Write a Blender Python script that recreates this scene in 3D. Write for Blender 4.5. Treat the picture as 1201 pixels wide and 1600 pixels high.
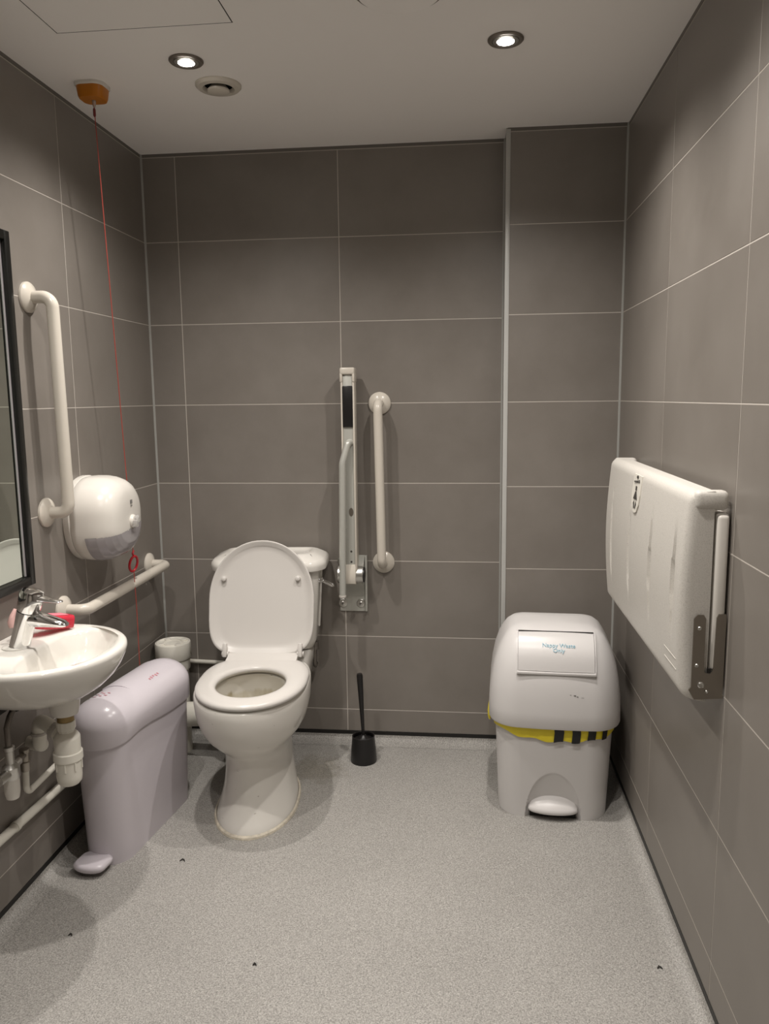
import bpy, bmesh, math, random
from mathutils import Vector, Matrix
random.seed(7)
PI = math.pi
for o in list(bpy.data.objects):
    bpy.data.objects.remove(o)
scene = bpy.context.scene
COL = scene.collection

# ------------------------------------------------------------------ camera
XL, XR, ZC = -0.1295, 1.6141, 2.269          # left wall, right wall, ceiling
XB, DB = 1.2104, 0.1101                      # boxed-out section of the back wall
YF = -3.42                                   # wall behind the camera
yaw, pitch, roll, fpx = 0.1048, -0.1450, -0.0111, 1219.13
fwd = Vector((-math.sin(yaw)*math.cos(pitch), math.cos(yaw)*math.cos(pitch), math.sin(pitch)))
rgt = Vector((math.cos(yaw), math.sin(yaw), 0)); upv = rgt.cross(fwd)
r2 = rgt*math.cos(roll) + upv*math.sin(roll); u2 = -rgt*math.sin(roll) + upv*math.cos(roll)
cam = bpy.data.cameras.new('camera'); camo = bpy.data.objects.new('camera', cam); COL.objects.link(camo)
cam.sensor_fit = 'HORIZONTAL'; cam.sensor_width = 36.0; cam.lens = 36.0*fpx/1201.0
cam.clip_start = 0.02
mw = Matrix((r2, u2, -fwd)).transposed().to_4x4(); mw.translation = Vector((1.0767, -2.948, 1.3662))
camo.matrix_world = mw
scene.camera = camo

# ------------------------------------------------------------------ light and exposure
world = bpy.data.worlds.new('world'); scene.world = world; world.use_nodes = True
world.node_tree.nodes['Background'].inputs[0].default_value = (0.02, 0.02, 0.02, 1)
vs = scene.view_settings
vs.view_transform = 'Standard'; vs.look = 'None'; vs.gamma = 1.0; vs.use_curve_mapping = False
vs.exposure = 0.02
LAMP_W = 50.0
LAMP_COL = (1.0, 0.945, 0.885)
LAMPS = [(0.325, -0.765), (1.173, -0.783), (0.325, -1.46), (1.173, -1.46), (0.75, -2.35)]  # last lamp is added out of view to brighten the front faces

# ------------------------------------------------------------------ materials
def nodes_of(m):
    m.use_nodes = True
    nt = m.node_tree
    return nt, nt.nodes['Principled BSDF']
def lin(c):
    return tuple((v/12.92 if v <= 0.04045 else ((v+0.055)/1.055)**2.4) for v in [x/255.0 for x in c])
MATS = {}
def mat(name, col, rough=0.5, metal=0.0, spec=0.5, coat=0.0, trans=0.0, emit=None, var=0.0, bump=0.0, scale=60.0, alpha=1.0, ior=1.45):
    if name in MATS: return MATS[name]
    m = bpy.data.materials.new(name); nt, b = nodes_of(m)
    b.inputs['Base Color'].default_value = (*col, 1)
    b.inputs['Roughness'].default_value = rough; b.inputs['Metallic'].default_value = metal
    b.inputs['Specular IOR Level'].default_value = spec
    b.inputs['Coat Weight'].default_value = coat; b.inputs['Coat Roughness'].default_value = 0.08
    b.inputs['Transmission Weight'].default_value = trans; b.inputs['IOR'].default_value = ior
    b.inputs['Alpha'].default_value = alpha
    if emit:
        b.inputs['Emission Color'].default_value = (*emit[0], 1); b.inputs['Emission Strength'].default_value = emit[1]
    if var or bump:
        tc = nt.nodes.new('ShaderNodeTexCoord'); n = nt.nodes.new('ShaderNodeTexNoise')
        n.inputs['Scale'].default_value = scale; n.inputs['Detail'].default_value = 4
        nt.links.new(tc.outputs['Object'], n.inputs['Vector'])
        if var:
            mr = nt.nodes.new('ShaderNodeMapRange'); mr.inputs[3].default_value = 1-var; mr.inputs[4].default_value = 1+var
            nt.links.new(n.outputs['Fac'], mr.inputs[0])
            mx = nt.nodes.new('ShaderNodeMix'); mx.data_type = 'RGBA'; mx.blend_type = 'MULTIPLY'; mx.inputs[0].default_value = 1
            mx.inputs[6].default_value = (*col, 1); nt.links.new(mr.outputs[0], mx.inputs[7])
            nt.links.new(mx.outputs[2], b.inputs['Base Color'])
        if bump:
            bp = nt.nodes.new('ShaderNodeBump'); bp.inputs['Strength'].default_value = bump; bp.inputs['Distance'].default_value = 0.002
            nt.links.new(n.outputs['Fac'], bp.inputs['Height']); nt.links.new(bp.outputs[0], b.inputs['Normal'])
    MATS[name] = m
    return m

def ramp(nt, fac, stops):
    r = nt.nodes.new('ShaderNodeValToRGB'); e = r.color_ramp.elements
    while len(e) > 1: e.remove(e[-1])
    e[0].position = stops[0][0]; e[0].color = (*stops[0][1], 1)
    for p, c in stops[1:]:
        k = e.new(p); k.color = (*c, 1)
    nt.links.new(fac, r.inputs[0])
    return r.outputs[0]

def tile_mat():
    m = bpy.data.materials.new('tile_grey'); nt, b = nodes_of(m)
    tc = nt.nodes.new('ShaderNodeTexCoord'); oi = nt.nodes.new('ShaderNodeObjectInfo')
    ad = nt.nodes.new('ShaderNodeVectorMath'); ad.operation = 'ADD'
    sc = nt.nodes.new('ShaderNodeVectorMath'); sc.operation = 'SCALE'; sc.inputs[3].default_value = 9.0
    cb = nt.nodes.new('ShaderNodeCombineXYZ')
    nt.links.new(oi.outputs['Random'], cb.inputs[0]); nt.links.new(oi.outputs['Random'], cb.inputs[1])
    nt.links.new(cb.outputs[0], sc.inputs[0]); nt.links.new(tc.outputs['Object'], ad.inputs[0]); nt.links.new(sc.outputs[0], ad.inputs[1])
    n = nt.nodes.new('ShaderNodeTexNoise'); n.inputs['Scale'].default_value = 4.5; n.inputs['Detail'].default_value = 7; n.inputs['Roughness'].default_value = 0.62
    nt.links.new(ad.outputs[0], n.inputs['Vector'])
    c = ramp(nt, n.outputs['Fac'], [(0.25, (0.198, 0.177, 0.156)), (0.5, (0.220, 0.198, 0.176)), (0.75, (0.242, 0.219, 0.196))])
    mr = nt.nodes.new('ShaderNodeMapRange'); mr.inputs[3].default_value = 0.95; mr.inputs[4].default_value = 1.05
    nt.links.new(oi.outputs['Random'], mr.inputs[0])
    mx = nt.nodes.new('ShaderNodeMix'); mx.data_type = 'RGBA'; mx.blend_type = 'MULTIPLY'; mx.inputs[0].default_value = 1
    nt.links.new(c, mx.inputs[6]); nt.links.new(mr.outputs[0], mx.inputs[7]); nt.links.new(mx.outputs[2], b.inputs['Base Color'])
    rr = nt.nodes.new('ShaderNodeMapRange'); rr.inputs[3].default_value = 0.34; rr.inputs[4].default_value = 0.46
    nt.links.new(n.outputs['Fac'], rr.inputs[0]); nt.links.new(rr.outputs[0], b.inputs['Roughness'])
    n2 = nt.nodes.new('ShaderNodeTexNoise'); n2.inputs['Scale'].default_value = 160; n2.inputs['Detail'].default_value = 3
    nt.links.new(tc.outputs['Object'], n2.inputs['Vector'])
    bp = nt.nodes.new('ShaderNodeBump'); bp.inputs['Strength'].default_value = 0.08; bp.inputs['Distance'].default_value = 0.001
    nt.links.new(n2.outputs['Fac'], bp.inputs['Height']); nt.links.new(bp.outputs[0], b.inputs['Normal'])
    return m
def floor_mat():
    m = bpy.data.materials.new('speckled_vinyl'); nt, b = nodes_of(m)
    tc = nt.nodes.new('ShaderNodeTexCoord')
    mp0 = nt.nodes.new('ShaderNodeMapping'); mp0.inputs['Rotation'].default_value = (0.61, 0.37, 0.2); mp0.inputs['Location'].default_value = (0.313, 0.171, 0.457)
    nt.links.new(tc.outputs['Object'], mp0.inputs[0])
    n = nt.nodes.new('ShaderNodeTexNoise'); n.inputs['Scale'].default_value = 280; n.inputs['Detail'].default_value = 3; n.inputs['Roughness'].default_value = 0.7
    nt.links.new(mp0.outputs[0], n.inputs['Vector'])
    c1 = ramp(nt, n.outputs['Fac'], [(0.32, (0.15, 0.146, 0.138)), (0.43, (0.265, 0.257, 0.245)), (0.55, (0.355, 0.345, 0.33)), (0.68, (0.49, 0.478, 0.457))])
    v = nt.nodes.new('ShaderNodeTexVoronoi'); v.inputs['Scale'].default_value = 210
    nt.links.new(mp0.outputs[0], v.inputs['Vector'])
    c2 = ramp(nt, v.outputs['Distance'], [(0.0, (0.55, 0.54, 0.52)), (0.12, (0.6, 0.6, 0.6)), (0.2, (1, 1, 1))])
    mx = nt.nodes.new('ShaderNodeMix'); mx.data_type = 'RGBA'; mx.blend_type = 'MULTIPLY'; mx.inputs[0].default_value = 0.5
    nt.links.new(c1, mx.inputs[6]); nt.links.new(c2, mx.inputs[7])
    # broad soiling, heavier where the floor is seldom mopped (beside the pan and along the back wall)
    n3 = nt.nodes.new('ShaderNodeTexNoise'); n3.inputs['Scale'].default_value = 2.6; n3.inputs['Detail'].default_value = 5
    nt.links.new(tc.outputs['Object'], n3.inputs['Vector'])
    c3 = ramp(nt, n3.outputs['Fac'], [(0.3, (0.93, 0.92, 0.90)), (0.65, (1.03, 1.02, 1.0))])
    mx2 = nt.nodes.new('ShaderNodeMix'); mx2.data_type = 'RGBA'; mx2.blend_type = 'MULTIPLY'; mx2.inputs[0].default_value = 1
    nt.links.new(mx.outputs[2], mx2.inputs[6]); nt.links.new(c3, mx2.inputs[7])
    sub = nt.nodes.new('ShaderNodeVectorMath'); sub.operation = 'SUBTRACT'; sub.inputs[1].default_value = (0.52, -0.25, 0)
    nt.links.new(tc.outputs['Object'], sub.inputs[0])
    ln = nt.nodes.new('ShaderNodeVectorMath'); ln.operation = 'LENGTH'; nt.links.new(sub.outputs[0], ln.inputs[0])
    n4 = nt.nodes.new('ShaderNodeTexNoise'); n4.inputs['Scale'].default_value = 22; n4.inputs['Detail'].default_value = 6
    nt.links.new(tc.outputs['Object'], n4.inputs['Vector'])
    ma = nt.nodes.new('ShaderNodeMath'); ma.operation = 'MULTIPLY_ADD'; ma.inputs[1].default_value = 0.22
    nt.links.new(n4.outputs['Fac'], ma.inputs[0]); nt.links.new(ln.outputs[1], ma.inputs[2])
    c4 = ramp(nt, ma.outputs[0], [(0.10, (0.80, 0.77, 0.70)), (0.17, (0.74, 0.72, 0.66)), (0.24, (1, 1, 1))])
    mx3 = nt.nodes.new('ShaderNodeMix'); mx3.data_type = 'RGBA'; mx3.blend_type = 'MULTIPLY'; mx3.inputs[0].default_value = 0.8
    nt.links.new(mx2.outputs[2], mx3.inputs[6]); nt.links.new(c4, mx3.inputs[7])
    nt.links.new(mx3.outputs[2], b.inputs['Base Color'])
    b.inputs['Roughness'].default_value = 0.55
    bp = nt.nodes.new('ShaderNodeBump'); bp.inputs['Strength'].default_value = 0.25; bp.inputs['Distance'].default_value = 0.001
    nt.links.new(n.outputs['Fac'], bp.inputs['Height']); nt.links.new(bp.outputs[0], b.inputs['Normal'])
    return m
def speckle_plastic():
    m = bpy.data.materials.new('granite_plastic'); nt, b = nodes_of(m)
    tc = nt.nodes.new('ShaderNodeTexCoord')
    n = nt.nodes.new('ShaderNodeTexNoise'); n.inputs['Scale'].default_value = 420; n.inputs['Detail'].default_value = 2
    nt.links.new(tc.outputs['Object'], n.inputs['Vector'])
    c = ramp(nt, n.outputs['Fac'], [(0.30, (0.50, 0.475, 0.44)), (0.46, (0.59, 0.565, 0.52)), (0.7, (0.63, 0.605, 0.56))])
    nt.links.new(c, b.inputs['Base Color']); b.inputs['Roughness'].default_value = 0.48
    bp = nt.nodes.new('ShaderNodeBump'); bp.inputs['Strength'].default_value = 0.12; bp.inputs['Distance'].default_value = 0.001
    nt.links.new(n.outputs['Fac'], bp.inputs['Height']); nt.links.new(bp.outputs[0], b.inputs['Normal'])
    return m
def ceramic_mat():
    """glazed white china; limescale band inside the bowl (object-space height), scuffs outside"""
    m = bpy.data.materials.new('pan_china'); nt, b = nodes_of(m)
    tc = nt.nodes.new('ShaderNodeTexCoord'); sp = nt.nodes.new('ShaderNodeSeparateXYZ'); nt.links.new(tc.outputs['Object'], sp.inputs[0])
    n = nt.nodes.new('ShaderNodeTexNoise'); n.inputs['Scale'].default_value = 30; n.inputs['Detail'].default_value = 5
    mp = nt.nodes.new('ShaderNodeMapping'); mp.inputs['Scale'].default_value = (1, 1, 0.15)
    nt.links.new(tc.outputs['Object'], mp.inputs[0]); nt.links.new(mp.outputs[0], n.inputs['Vector'])
    c = ramp(nt, n.outputs['Fac'], [(0.30, (0.40, 0.34, 0.22)), (0.5, (0.56, 0.52, 0.43)), (0.7, (0.66, 0.63, 0.56))])
    at = nt.nodes.new('ShaderNodeAttribute'); at.attribute_name = 'stain'
    mx = nt.nodes.new('ShaderNodeMix'); mx.data_type = 'RGBA'
    zz = nt.nodes.new('ShaderNodeMath'); zz.operation = 'MULTIPLY_ADD'; zz.inputs[1].default_value = 0.05; nt.links.new(n.outputs['Fac'], zz.inputs[0]); nt.links.new(sp.outputs['Z'], zz.inputs[2])
    zr_ = nt.nodes.new('ShaderNodeMapRange'); zr_.inputs[1].default_value = 0.405; zr_.inputs[2].default_value = 0.395; zr_.inputs[3].default_value = 0.0; zr_.inputs[4].default_value = 1.0
    nt.links.new(zz.outputs[0], zr_.inputs[0])
    pr = nt.nodes.new('ShaderNodeMath'); pr.operation = 'MULTIPLY'; nt.links.new(zr_.outputs[0], pr.inputs[0]); nt.links.new(at.outputs['Fac'], pr.inputs[1])
    nt.links.new(pr.outputs[0], mx.inputs[0]); mx.inputs[6].default_value = (0.70, 0.675, 0.63, 1); nt.links.new(c, mx.inputs[7])
    # short grey rub marks
    n2 = nt.nodes.new('ShaderNodeTexNoise'); n2.inputs['Scale'].default_value = 38; n2.inputs['Detail'].default_value = 2
    mp2 = nt.nodes.new('ShaderNodeMapping'); mp2.inputs['Scale'].default_value = (1, 1, 3.2); mp2.inputs['Rotation'].default_value = (0, 0.25, 0)
    nt.links.new(tc.outputs['Object'], mp2.inputs[0]); nt.links.new(mp2.outputs[0], n2.inputs['Vector'])
    c2 = ramp(nt, n2.outputs['Fac'], [(0.0, (1, 1, 1)), (0.735, (1, 1, 1)), (0.76, (0.55, 0.53, 0.5))])
    mx2 = nt.nodes.new('ShaderNodeMix'); mx2.data_type = 'RGBA'; mx2.blend_type = 'MULTIPLY'; mx2.inputs[0].default_value = 0.8
    nt.links.new(mx.outputs[2], mx2.inputs[6]); nt.links.new(c2, mx2.inputs[7])
    nt.links.new(mx2.outputs[2], b.inputs['Base Color'])
    b.inputs['Roughness'].default_value = 0.16
    return m

M_TILE = tile_mat(); M_FLOOR = floor_mat(); M_GRAN = speckle_plastic(); M_PAN = ceramic_mat()
M_GROUT = mat('grout', (0.56, 0.52, 0.47), 0.85, var=0.08, scale=25)
M_SEAL = mat('sealant', (0.34, 0.34, 0.32), 0.5)
M_TOPSEAL = mat('ceiling_joint', (0.17, 0.155, 0.14), 0.7)
M_CEIL = mat('ceiling_paint', (0.93, 0.90, 0.875), 0.9, var=0.02, scale=3)
M_BLACKSTRIP = mat('black_capping', (0.012, 0.011, 0.010), 0.45)
M_WHITETRIM = mat('white_trim', (0.50, 0.50, 0.48), 0.35, var=0.05, scale=8)
M_CHINA = mat('china', (0.70, 0.675, 0.63), 0.12)
M_SEAT = mat('seat_plastic', (0.60, 0.575, 0.545), 0.28)
M_CREAM = mat('cream_coat', (0.62, 0.575, 0.505), 0.25)
M_LILAC = mat('lilac_plastic', (0.60, 0.56, 0.60), 0.26)
M_BIN = mat('white_bin_plastic', (0.65, 0.63, 0.62), 0.32)
M_WHITE = mat('white_plastic', (0.70, 0.67, 0.62), 0.25)
M_PVC = mat('pvc_white', (0.76, 0.735, 0.66), 0.3)
M_PVCG = mat('pvc_grey', (0.50, 0.47, 0.43), 0.45)
M_CHROME = mat('chrome', (0.80, 0.80, 0.80), 0.08, metal=1.0)
M_STEEL = mat('brushed_steel', (0.36, 0.33, 0.29), 0.38, metal=1.0)
M_ALU = mat('aluminium', (0.62, 0.61, 0.58), 0.33, metal=1.0)
M_ALUP = mat('aluminium_paint', (0.50, 0.50, 0.46), 0.33, metal=0.25)
M_BLACK = mat('black_plastic', (0.012, 0.011, 0.011), 0.35)
M_DARK = mat('dark_void', (0.02, 0.018, 0.016), 0.8)
M_BRASS = mat('tarnished_brass', (0.33, 0.24, 0.11), 0.5, metal=0.7, var=0.3, scale=40)
M_AMBER = mat('amber_plastic', (0.50, 0.17, 0.012), 0.3)
M_RED = mat('red_cord', (0.36, 0.055, 0.04), 0.55)
M_REDP = mat('red_plastic', (0.42, 0.012, 0.02), 0.3)
M_YELLOW = mat('yellow_liner', (0.78, 0.64, 0.03), 0.35, bump=0.5, scale=45)
M_BLACKBAG = mat('black_liner_stripe', (0.012, 0.012, 0.012), 0.3, bump=0.5, scale=45)
M_INK = mat('dark_ink', (0.05, 0.045, 0.04), 0.6)
M_PINKINK = mat('pink_ink', (0.55, 0.22, 0.26), 0.6)
M_BLUEINK = mat('pale_blue_ink', (0.30, 0.52, 0.62), 0.6)
M_GREYP = mat('smoky_window', (0.34, 0.32, 0.33), 0.14)
M_CLEAR = mat('clear_plastic', (0.85, 0.84, 0.82), 0.08, trans=0.7)
M_MIRROR = mat('mirror_glass', (0.80, 0.86, 0.80), 0.015, metal=1.0)
M_FRAME = mat('black_frame', (0.012, 0.012, 0.011), 0.25)
M_PINKGEL = mat('pink_gel', (0.85, 0.06, 0.10), 0.1, trans=0.45)
M_PINKPUMP = mat('pale_pink_plastic', (0.75, 0.48, 0.45), 0.3)
M_LAMP = mat('lamp_lens', (1, 1, 1), 0.4, emit=((1.0, 0.93, 0.84), 40.0))
M_RING = mat('lamp_ring', (0.20, 0.175, 0.15), 0.35, metal=0.6)
M_SILICONE = mat('dirty_silicone', (0.55, 0.50, 0.41), 0.6, var=0.45, scale=70)
M_DOOR = mat('door_laminate', (0.55, 0.50, 0.44), 0.5)
M_HOSE = mat('braided_hose', (0.22, 0.20, 0.18), 0.35, metal=0.8, bump=0.6, scale=300)
M_SCRAP_SHADE = mat('dark_scrap_and_shade', (0.03, 0.028, 0.025), 0.9)  # floor litter; also paints the shade in the hatch gap

# ------------------------------------------------------------------ mesh helpers
class MB:
    def __init__(self): self.v = []; self.f = []
    def add(self, vs, fs, M=None):
        b = len(self.v)
        self.v += [tuple(M @ Vector(p)) if M else tuple(p) for p in vs]
        self.f += [tuple(i+b for i in f) for f in fs]
        return self
    def box(self, x0, x1, y0, y1, z0, z1, bev=0.0, seg=2, M=None):
        bm = bmesh.new(); bmesh.ops.create_cube(bm, size=1)
        for p in bm.verts:
            p.co = Vector(((x0+x1)/2 + p.co.x*(x1-x0), (y0+y1)/2 + p.co.y*(y1-y0), (z0+z1)/2 + p.co.z*(z1-z0)))
        if bev > 0:
            bmesh.ops.bevel(bm, geom=list(bm.edges), offset=bev, segments=seg, profile=0.5, affect='EDGES')
        bm.verts.index_update()
        self.add([p.co[:] for p in bm.verts], [[q.index for q in f.verts] for f in bm.faces], M); bm.free()
        return self
    def loft(self, rings, cap0=True, cap1=True, M=None):
        n = len(rings[0]); vs = [p for r in rings for p in r]; fs = []
        for k in range(len(rings)-1):
            for i in range(n):
                j = (i+1) % n
                fs.append((k*n+i, k*n+j, (k+1)*n+j, (k+1)*n+i))
        if cap0: fs.append(tuple(reversed(range(n))))
        if cap1: fs.append(tuple((len(rings)-1)*n+i for i in range(n)))
        return self.add(vs, fs, M)
    def lathe(self, prof, cx, cy, n=32, axis='z', M=None, cap0=True, cap1=True):
        """prof: (r, h); axis z at (cx, cy), or x (centre y, z) or y (centre x, z)"""
        rings = []
        for r, h in prof:
            ring = []
            for i in range(n):
                a = 2*PI*i/n; c, s = r*math.cos(a), r*math.sin(a)
                ring.append({'z': (cx+c, cy+s, h), 'x': (h, cx+c, cy+s), 'y': (cx+c, h, cy+s)}[axis])
            rings.append(ring)
        return self.loft(rings, cap0, cap1, M)
    def tube(self, path, r, n=14, caps=True, M=None):
        P = [Vector(p) for p in path]; rad = r if isinstance(r, (list, tuple)) else [r]*len(P)
        T = []
        for i in range(len(P)):
            a = P[max(0, i-1)]; b = P[min(len(P)-1, i+1)]; T.append((b-a).normalized())
        ref = Vector((0, 0, 1)) if abs(T[0].z) < 0.9 else Vector((1, 0, 0))
        nrm = (ref - T[0]*ref.dot(T[0])).normalized(); rings = []
        for i in range(len(P)):
            nrm = (nrm - T[i]*nrm.dot(T[i])).normalized(); bn = T[i].cross(nrm)
            rings.append([tuple(P[i] + (nrm*math.cos(2*PI*k/n) + bn*math.sin(2*PI*k/n))*rad[i]) for k in range(n)])
        return self.loft(rings, caps, caps, M)
    def prism(self, poly, h0, h1, plane='xy', M=None):
        f = {'xy': lambda a, b, h: (a, b, h), 'xz': lambda a, b, h: (a, h, b), 'yz': lambda a, b, h: (h, a, b)}[plane]
        return self.loft([[f(a, b, h0) for a, b in poly], [f(a, b, h1) for a, b in poly]], M=M)

def arc_path(pts, r, seg=8):
    """poly-line with rounded corners"""
    P = [Vector(p) for p in pts]; out = [P[0]]
    for i in range(1, len(P)-1):
        a, b, c = P[i-1], P[i], P[i+1]
        d1 = (a-b).normalized(); d2 = (c-b).normalized(); ang = d1.angle(d2)
        t = min(r/math.tan(ang/2), (a-b).length*0.49, (c-b).length*0.49); rr = t*math.tan(ang/2)
        p1 = b+d1*t; p2 = b+d2*t; cc = b + (d1+d2).normalized()*(rr/math.sin(ang/2))
        v1 = p1-cc; v2 = p2-cc; th = v1.angle(v2); ax = v1.cross(v2).normalized()
        for k in range(seg+1):
            out.append(cc + Matrix.Rotation(th*k/seg, 3, ax) @ v1)
    out.append(P[-1])
    return [tuple(p) for p in out]

def mk(name, mb, material, parent=None, local=False, smooth=True, angle=35, sub=0, label=None):
    me = bpy.data.meshes.new(name)
    off = Vector((0, 0, 0))
    if parent is not None and not local:
        p = parent
        while p is not None: off += p.location; p = p.parent
    me.from_pydata([tuple(Vector(v)-off) for v in mb.v], [], mb.f)
    bm = bmesh.new(); bm.from_mesh(me); bmesh.ops.recalc_face_normals(bm, faces=bm.faces); bm.to_mesh(me); bm.free()
    if smooth:
        me.shade_smooth(); me.set_sharp_from_angle(angle=math.radians(angle))
    for mm in (material if isinstance(material, list) else [material]): me.materials.append(mm)
    o = bpy.data.objects.new(name, me); COL.objects.link(o)
    if parent is not None: o.parent = parent
    if sub:
        s = o.modifiers.new('smooth', 'SUBSURF'); s.levels = sub; s.render_levels = sub
    if label: o['label'] = label
    return o
def thing(name, label, cat, loc, rz=0.0, group=None):
    o = bpy.data.objects.new(name, None); COL.objects.link(o); o.location = loc; o.rotation_euler = (0, 0, rz)
    o.empty_display_size = 0.05
    return tag(o, label, cat, group)
def tag(o, label, cat, group=None):
    o['label'] = label; o['category'] = cat
    if group: o['group'] = group
    return o
def struct(o, label, cat='wall'):
    o['kind'] = 'structure'; o['label'] = label; o['category'] = cat
    return o
def text_mesh(body, size):
    cu = bpy.data.curves.new('t', 'FONT'); cu.body = body; cu.size = size; cu.align_x = 'CENTER'; cu.align_y = 'CENTER'; cu.space_line = 0.9
    cu.extrude = 0.0004; cu.resolution_u = 3
    ob = bpy.data.objects.new('t', cu); COL.objects.link(ob)
    dg = bpy.context.evaluated_depsgraph_get()
    me = bpy.data.meshes.new_from_object(ob.evaluated_get(dg))
    mb = MB(); mb.add([v.co[:] for v in me.vertices], [tuple(p.vertices) for p in me.polygons])
    bpy.data.objects.remove(ob); bpy.data.curves.remove(cu); bpy.data.meshes.remove(me)
    return mb
def sup(a, e): return math.copysign(abs(a)**e, a)
def rrect(cx, cy, hx, hy, r, z, seg=6):
    out = []
    for qx, qy, a0 in ((1, 1, 0), (-1, 1, PI/2), (-1, -1, PI), (1, -1, 1.5*PI)):
        for k in range(seg+1):
            a = a0 + PI/2*k/seg
            out.append((cx+qx*(hx-r)+r*math.cos(a), cy+qy*(hy-r)+r*math.sin(a), z))
    return out

# ------------------------------------------------------------------ room shell
R3 = 1.3476; PV = 0.303
ROWS = [0.045] + [R3 + (3-k)*PV for k in range(7, -1, -1)]      # joint heights, bottom to top
G = 0.0015
tile_cache = {}
def tile_mesh(w, h):
    k = (round(w, 4), round(h, 4))
    if k not in tile_cache:
        c = 0.0004; mb = MB()
        back = [(0, 0.006, 0), (w, 0.006, 0), (w, 0.006, h), (0, 0.006, h)]
        mid = [(0, c, 0), (w, c, 0), (w, c, h), (0, c, h)]
        fr = [(c, 0, c), (w-c, 0, c), (w-c, 0, h-c), (c, 0, h-c)]
        mb.loft([back, mid, fr], cap0=False)
        me = bpy.data.meshes.new('tile'); me.from_pydata(mb.v, [], mb.f)
        bm = bmesh.new(); bm.from_mesh(me); bmesh.ops.recalc_face_normals(bm, faces=bm.faces)
        if bm.faces[-1].normal.y > 0: bmesh.ops.reverse_faces(bm, faces=bm.faces)
        bm.to_mesh(me); bm.free()
        me.materials.append(M_TILE); tile_cache[k] = me
    return tile_cache[k]
def tiled_wall(name, label, origin, rz, joints, thick=0.10, rows=ROWS, hole=None):
    """wall with face through origin; local +x runs along the wall, local -y looks into the room"""
    L0, L1 = joints[0], joints[-1]
    mb = MB().box(L0, L1, 0.0006, thick, 0, ZC)
    w = mk(name, mb, M_GROUT, local=True, smooth=False)
    w.location = (origin[0], origin[1], 0); w.rotation_euler = (0, 0, rz); struct(w, label)
    for a, b in zip(joints, joints[1:]):
        for z0, z1 in zip(rows, rows[1:]):
            if hole and a >= hole[0]-0.01 and b <= hole[1]+0.01 and z1 <= hole[2]+0.05: continue
            t = bpy.data.objects.new('tile', tile_mesh(b-a-2*G, z1-z0-2*G)); COL.objects.link(t)
            t.parent = w; t.location = (a+G, 0, z0+G)
    s = mk('ceiling_joint', MB().box(L0, L1, -0.0006, 0.004, rows[-1]+G, ZC), M_TOPSEAL, w, local=True, smooth=False)
    return w
PH = 0.6093
wall_back = tiled_wall('wall_back', 'grey tiled back wall behind the toilet', (0, 0), 0, [XL, 0.0, PH, XB])
wall_box = tiled_wall('wall_boxing', 'boxed out grey tiled wall section behind the nappy bin', (0, -DB), 0, [XB+0.004, XR])
tiled_wall('wall_boxing_side', 'narrow grey tiled return of the boxed out section', (XB, 0), -PI/2, [0.0, DB-0.004], thick=0.05)
# left wall: local x runs toward +y  (rz=+90deg), room on local -y side = +x
jl = [YF, -0.615-4*PH, -0.615-3*PH, -0.615-2*PH, -0.615-PH, -0.615, 0.0]
jl = [j for j in jl if j >= YF]
tiled_wall('wall_left', 'grey tiled left wall with basin and mirror', (XL, 0), PI/2, jl)
jr = [DB, 0.7245, 0.7245+PH, 0.7245+2*PH, 0.7245+3*PH, 0.7245+4*PH, -YF]
tiled_wall('wall_right', 'grey tiled right wall with the changing table', (XR, 0), -PI/2, jr)
tiled_wall('wall_front', 'grey tiled wall with the door, opposite the toilet', (0, YF), PI, [-XR, -XR+0.25, -XR+1.19, -XL], hole=(-XR+0.25, -XR+1.19, 2.05))
d = thing('door_1', 'pale laminate door opposite the toilet', 'door', (XR-0.72, YF, 0)); d['kind'] = 'structure'
mk('door_leaf', MB().box(XR-1.17, XR-0.27, YF-0.002, YF+0.038, 0.05, 2.02, 0.003), M_DOOR, d)
mk('door_handle', MB().tube(arc_path([(XR-1.10, YF+0.038, 1.0), (XR-1.10, YF+0.09, 1.0), (XR-0.97, YF+0.09, 1.0)], 0.02), 0.009), M_ALU, d)
# sealant beads in the vertical corners
def bead(x, y, sx, sy, parent):
    mb = MB().prism([(x, y), (x+sx*0.006, y), (x, y+sy*0.006)], 0.045, ZC)
    o = mk('sealant', mb, M_SEAL, None, smooth=False)
    o.parent = parent; o.matrix_parent_inverse = (Matrix.Translation(parent.location) @ parent.rotation_euler.to_matrix().to_4x4()).inverted()
bead(XL, 0, 1, -1, wall_back); bead(XR, -DB, -1, -1, wall_box); bead(XB, 0, -1, -1, wall_back)
struct(mk('trim_3', MB().box(XB-0.0025, XB+0.0135, -DB-0.0025, -DB+0.010, 0.045, ZC-0.004, 0.0015), M_WHITETRIM), 'pale metal corner trim on the boxed out section', 'trim')

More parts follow.
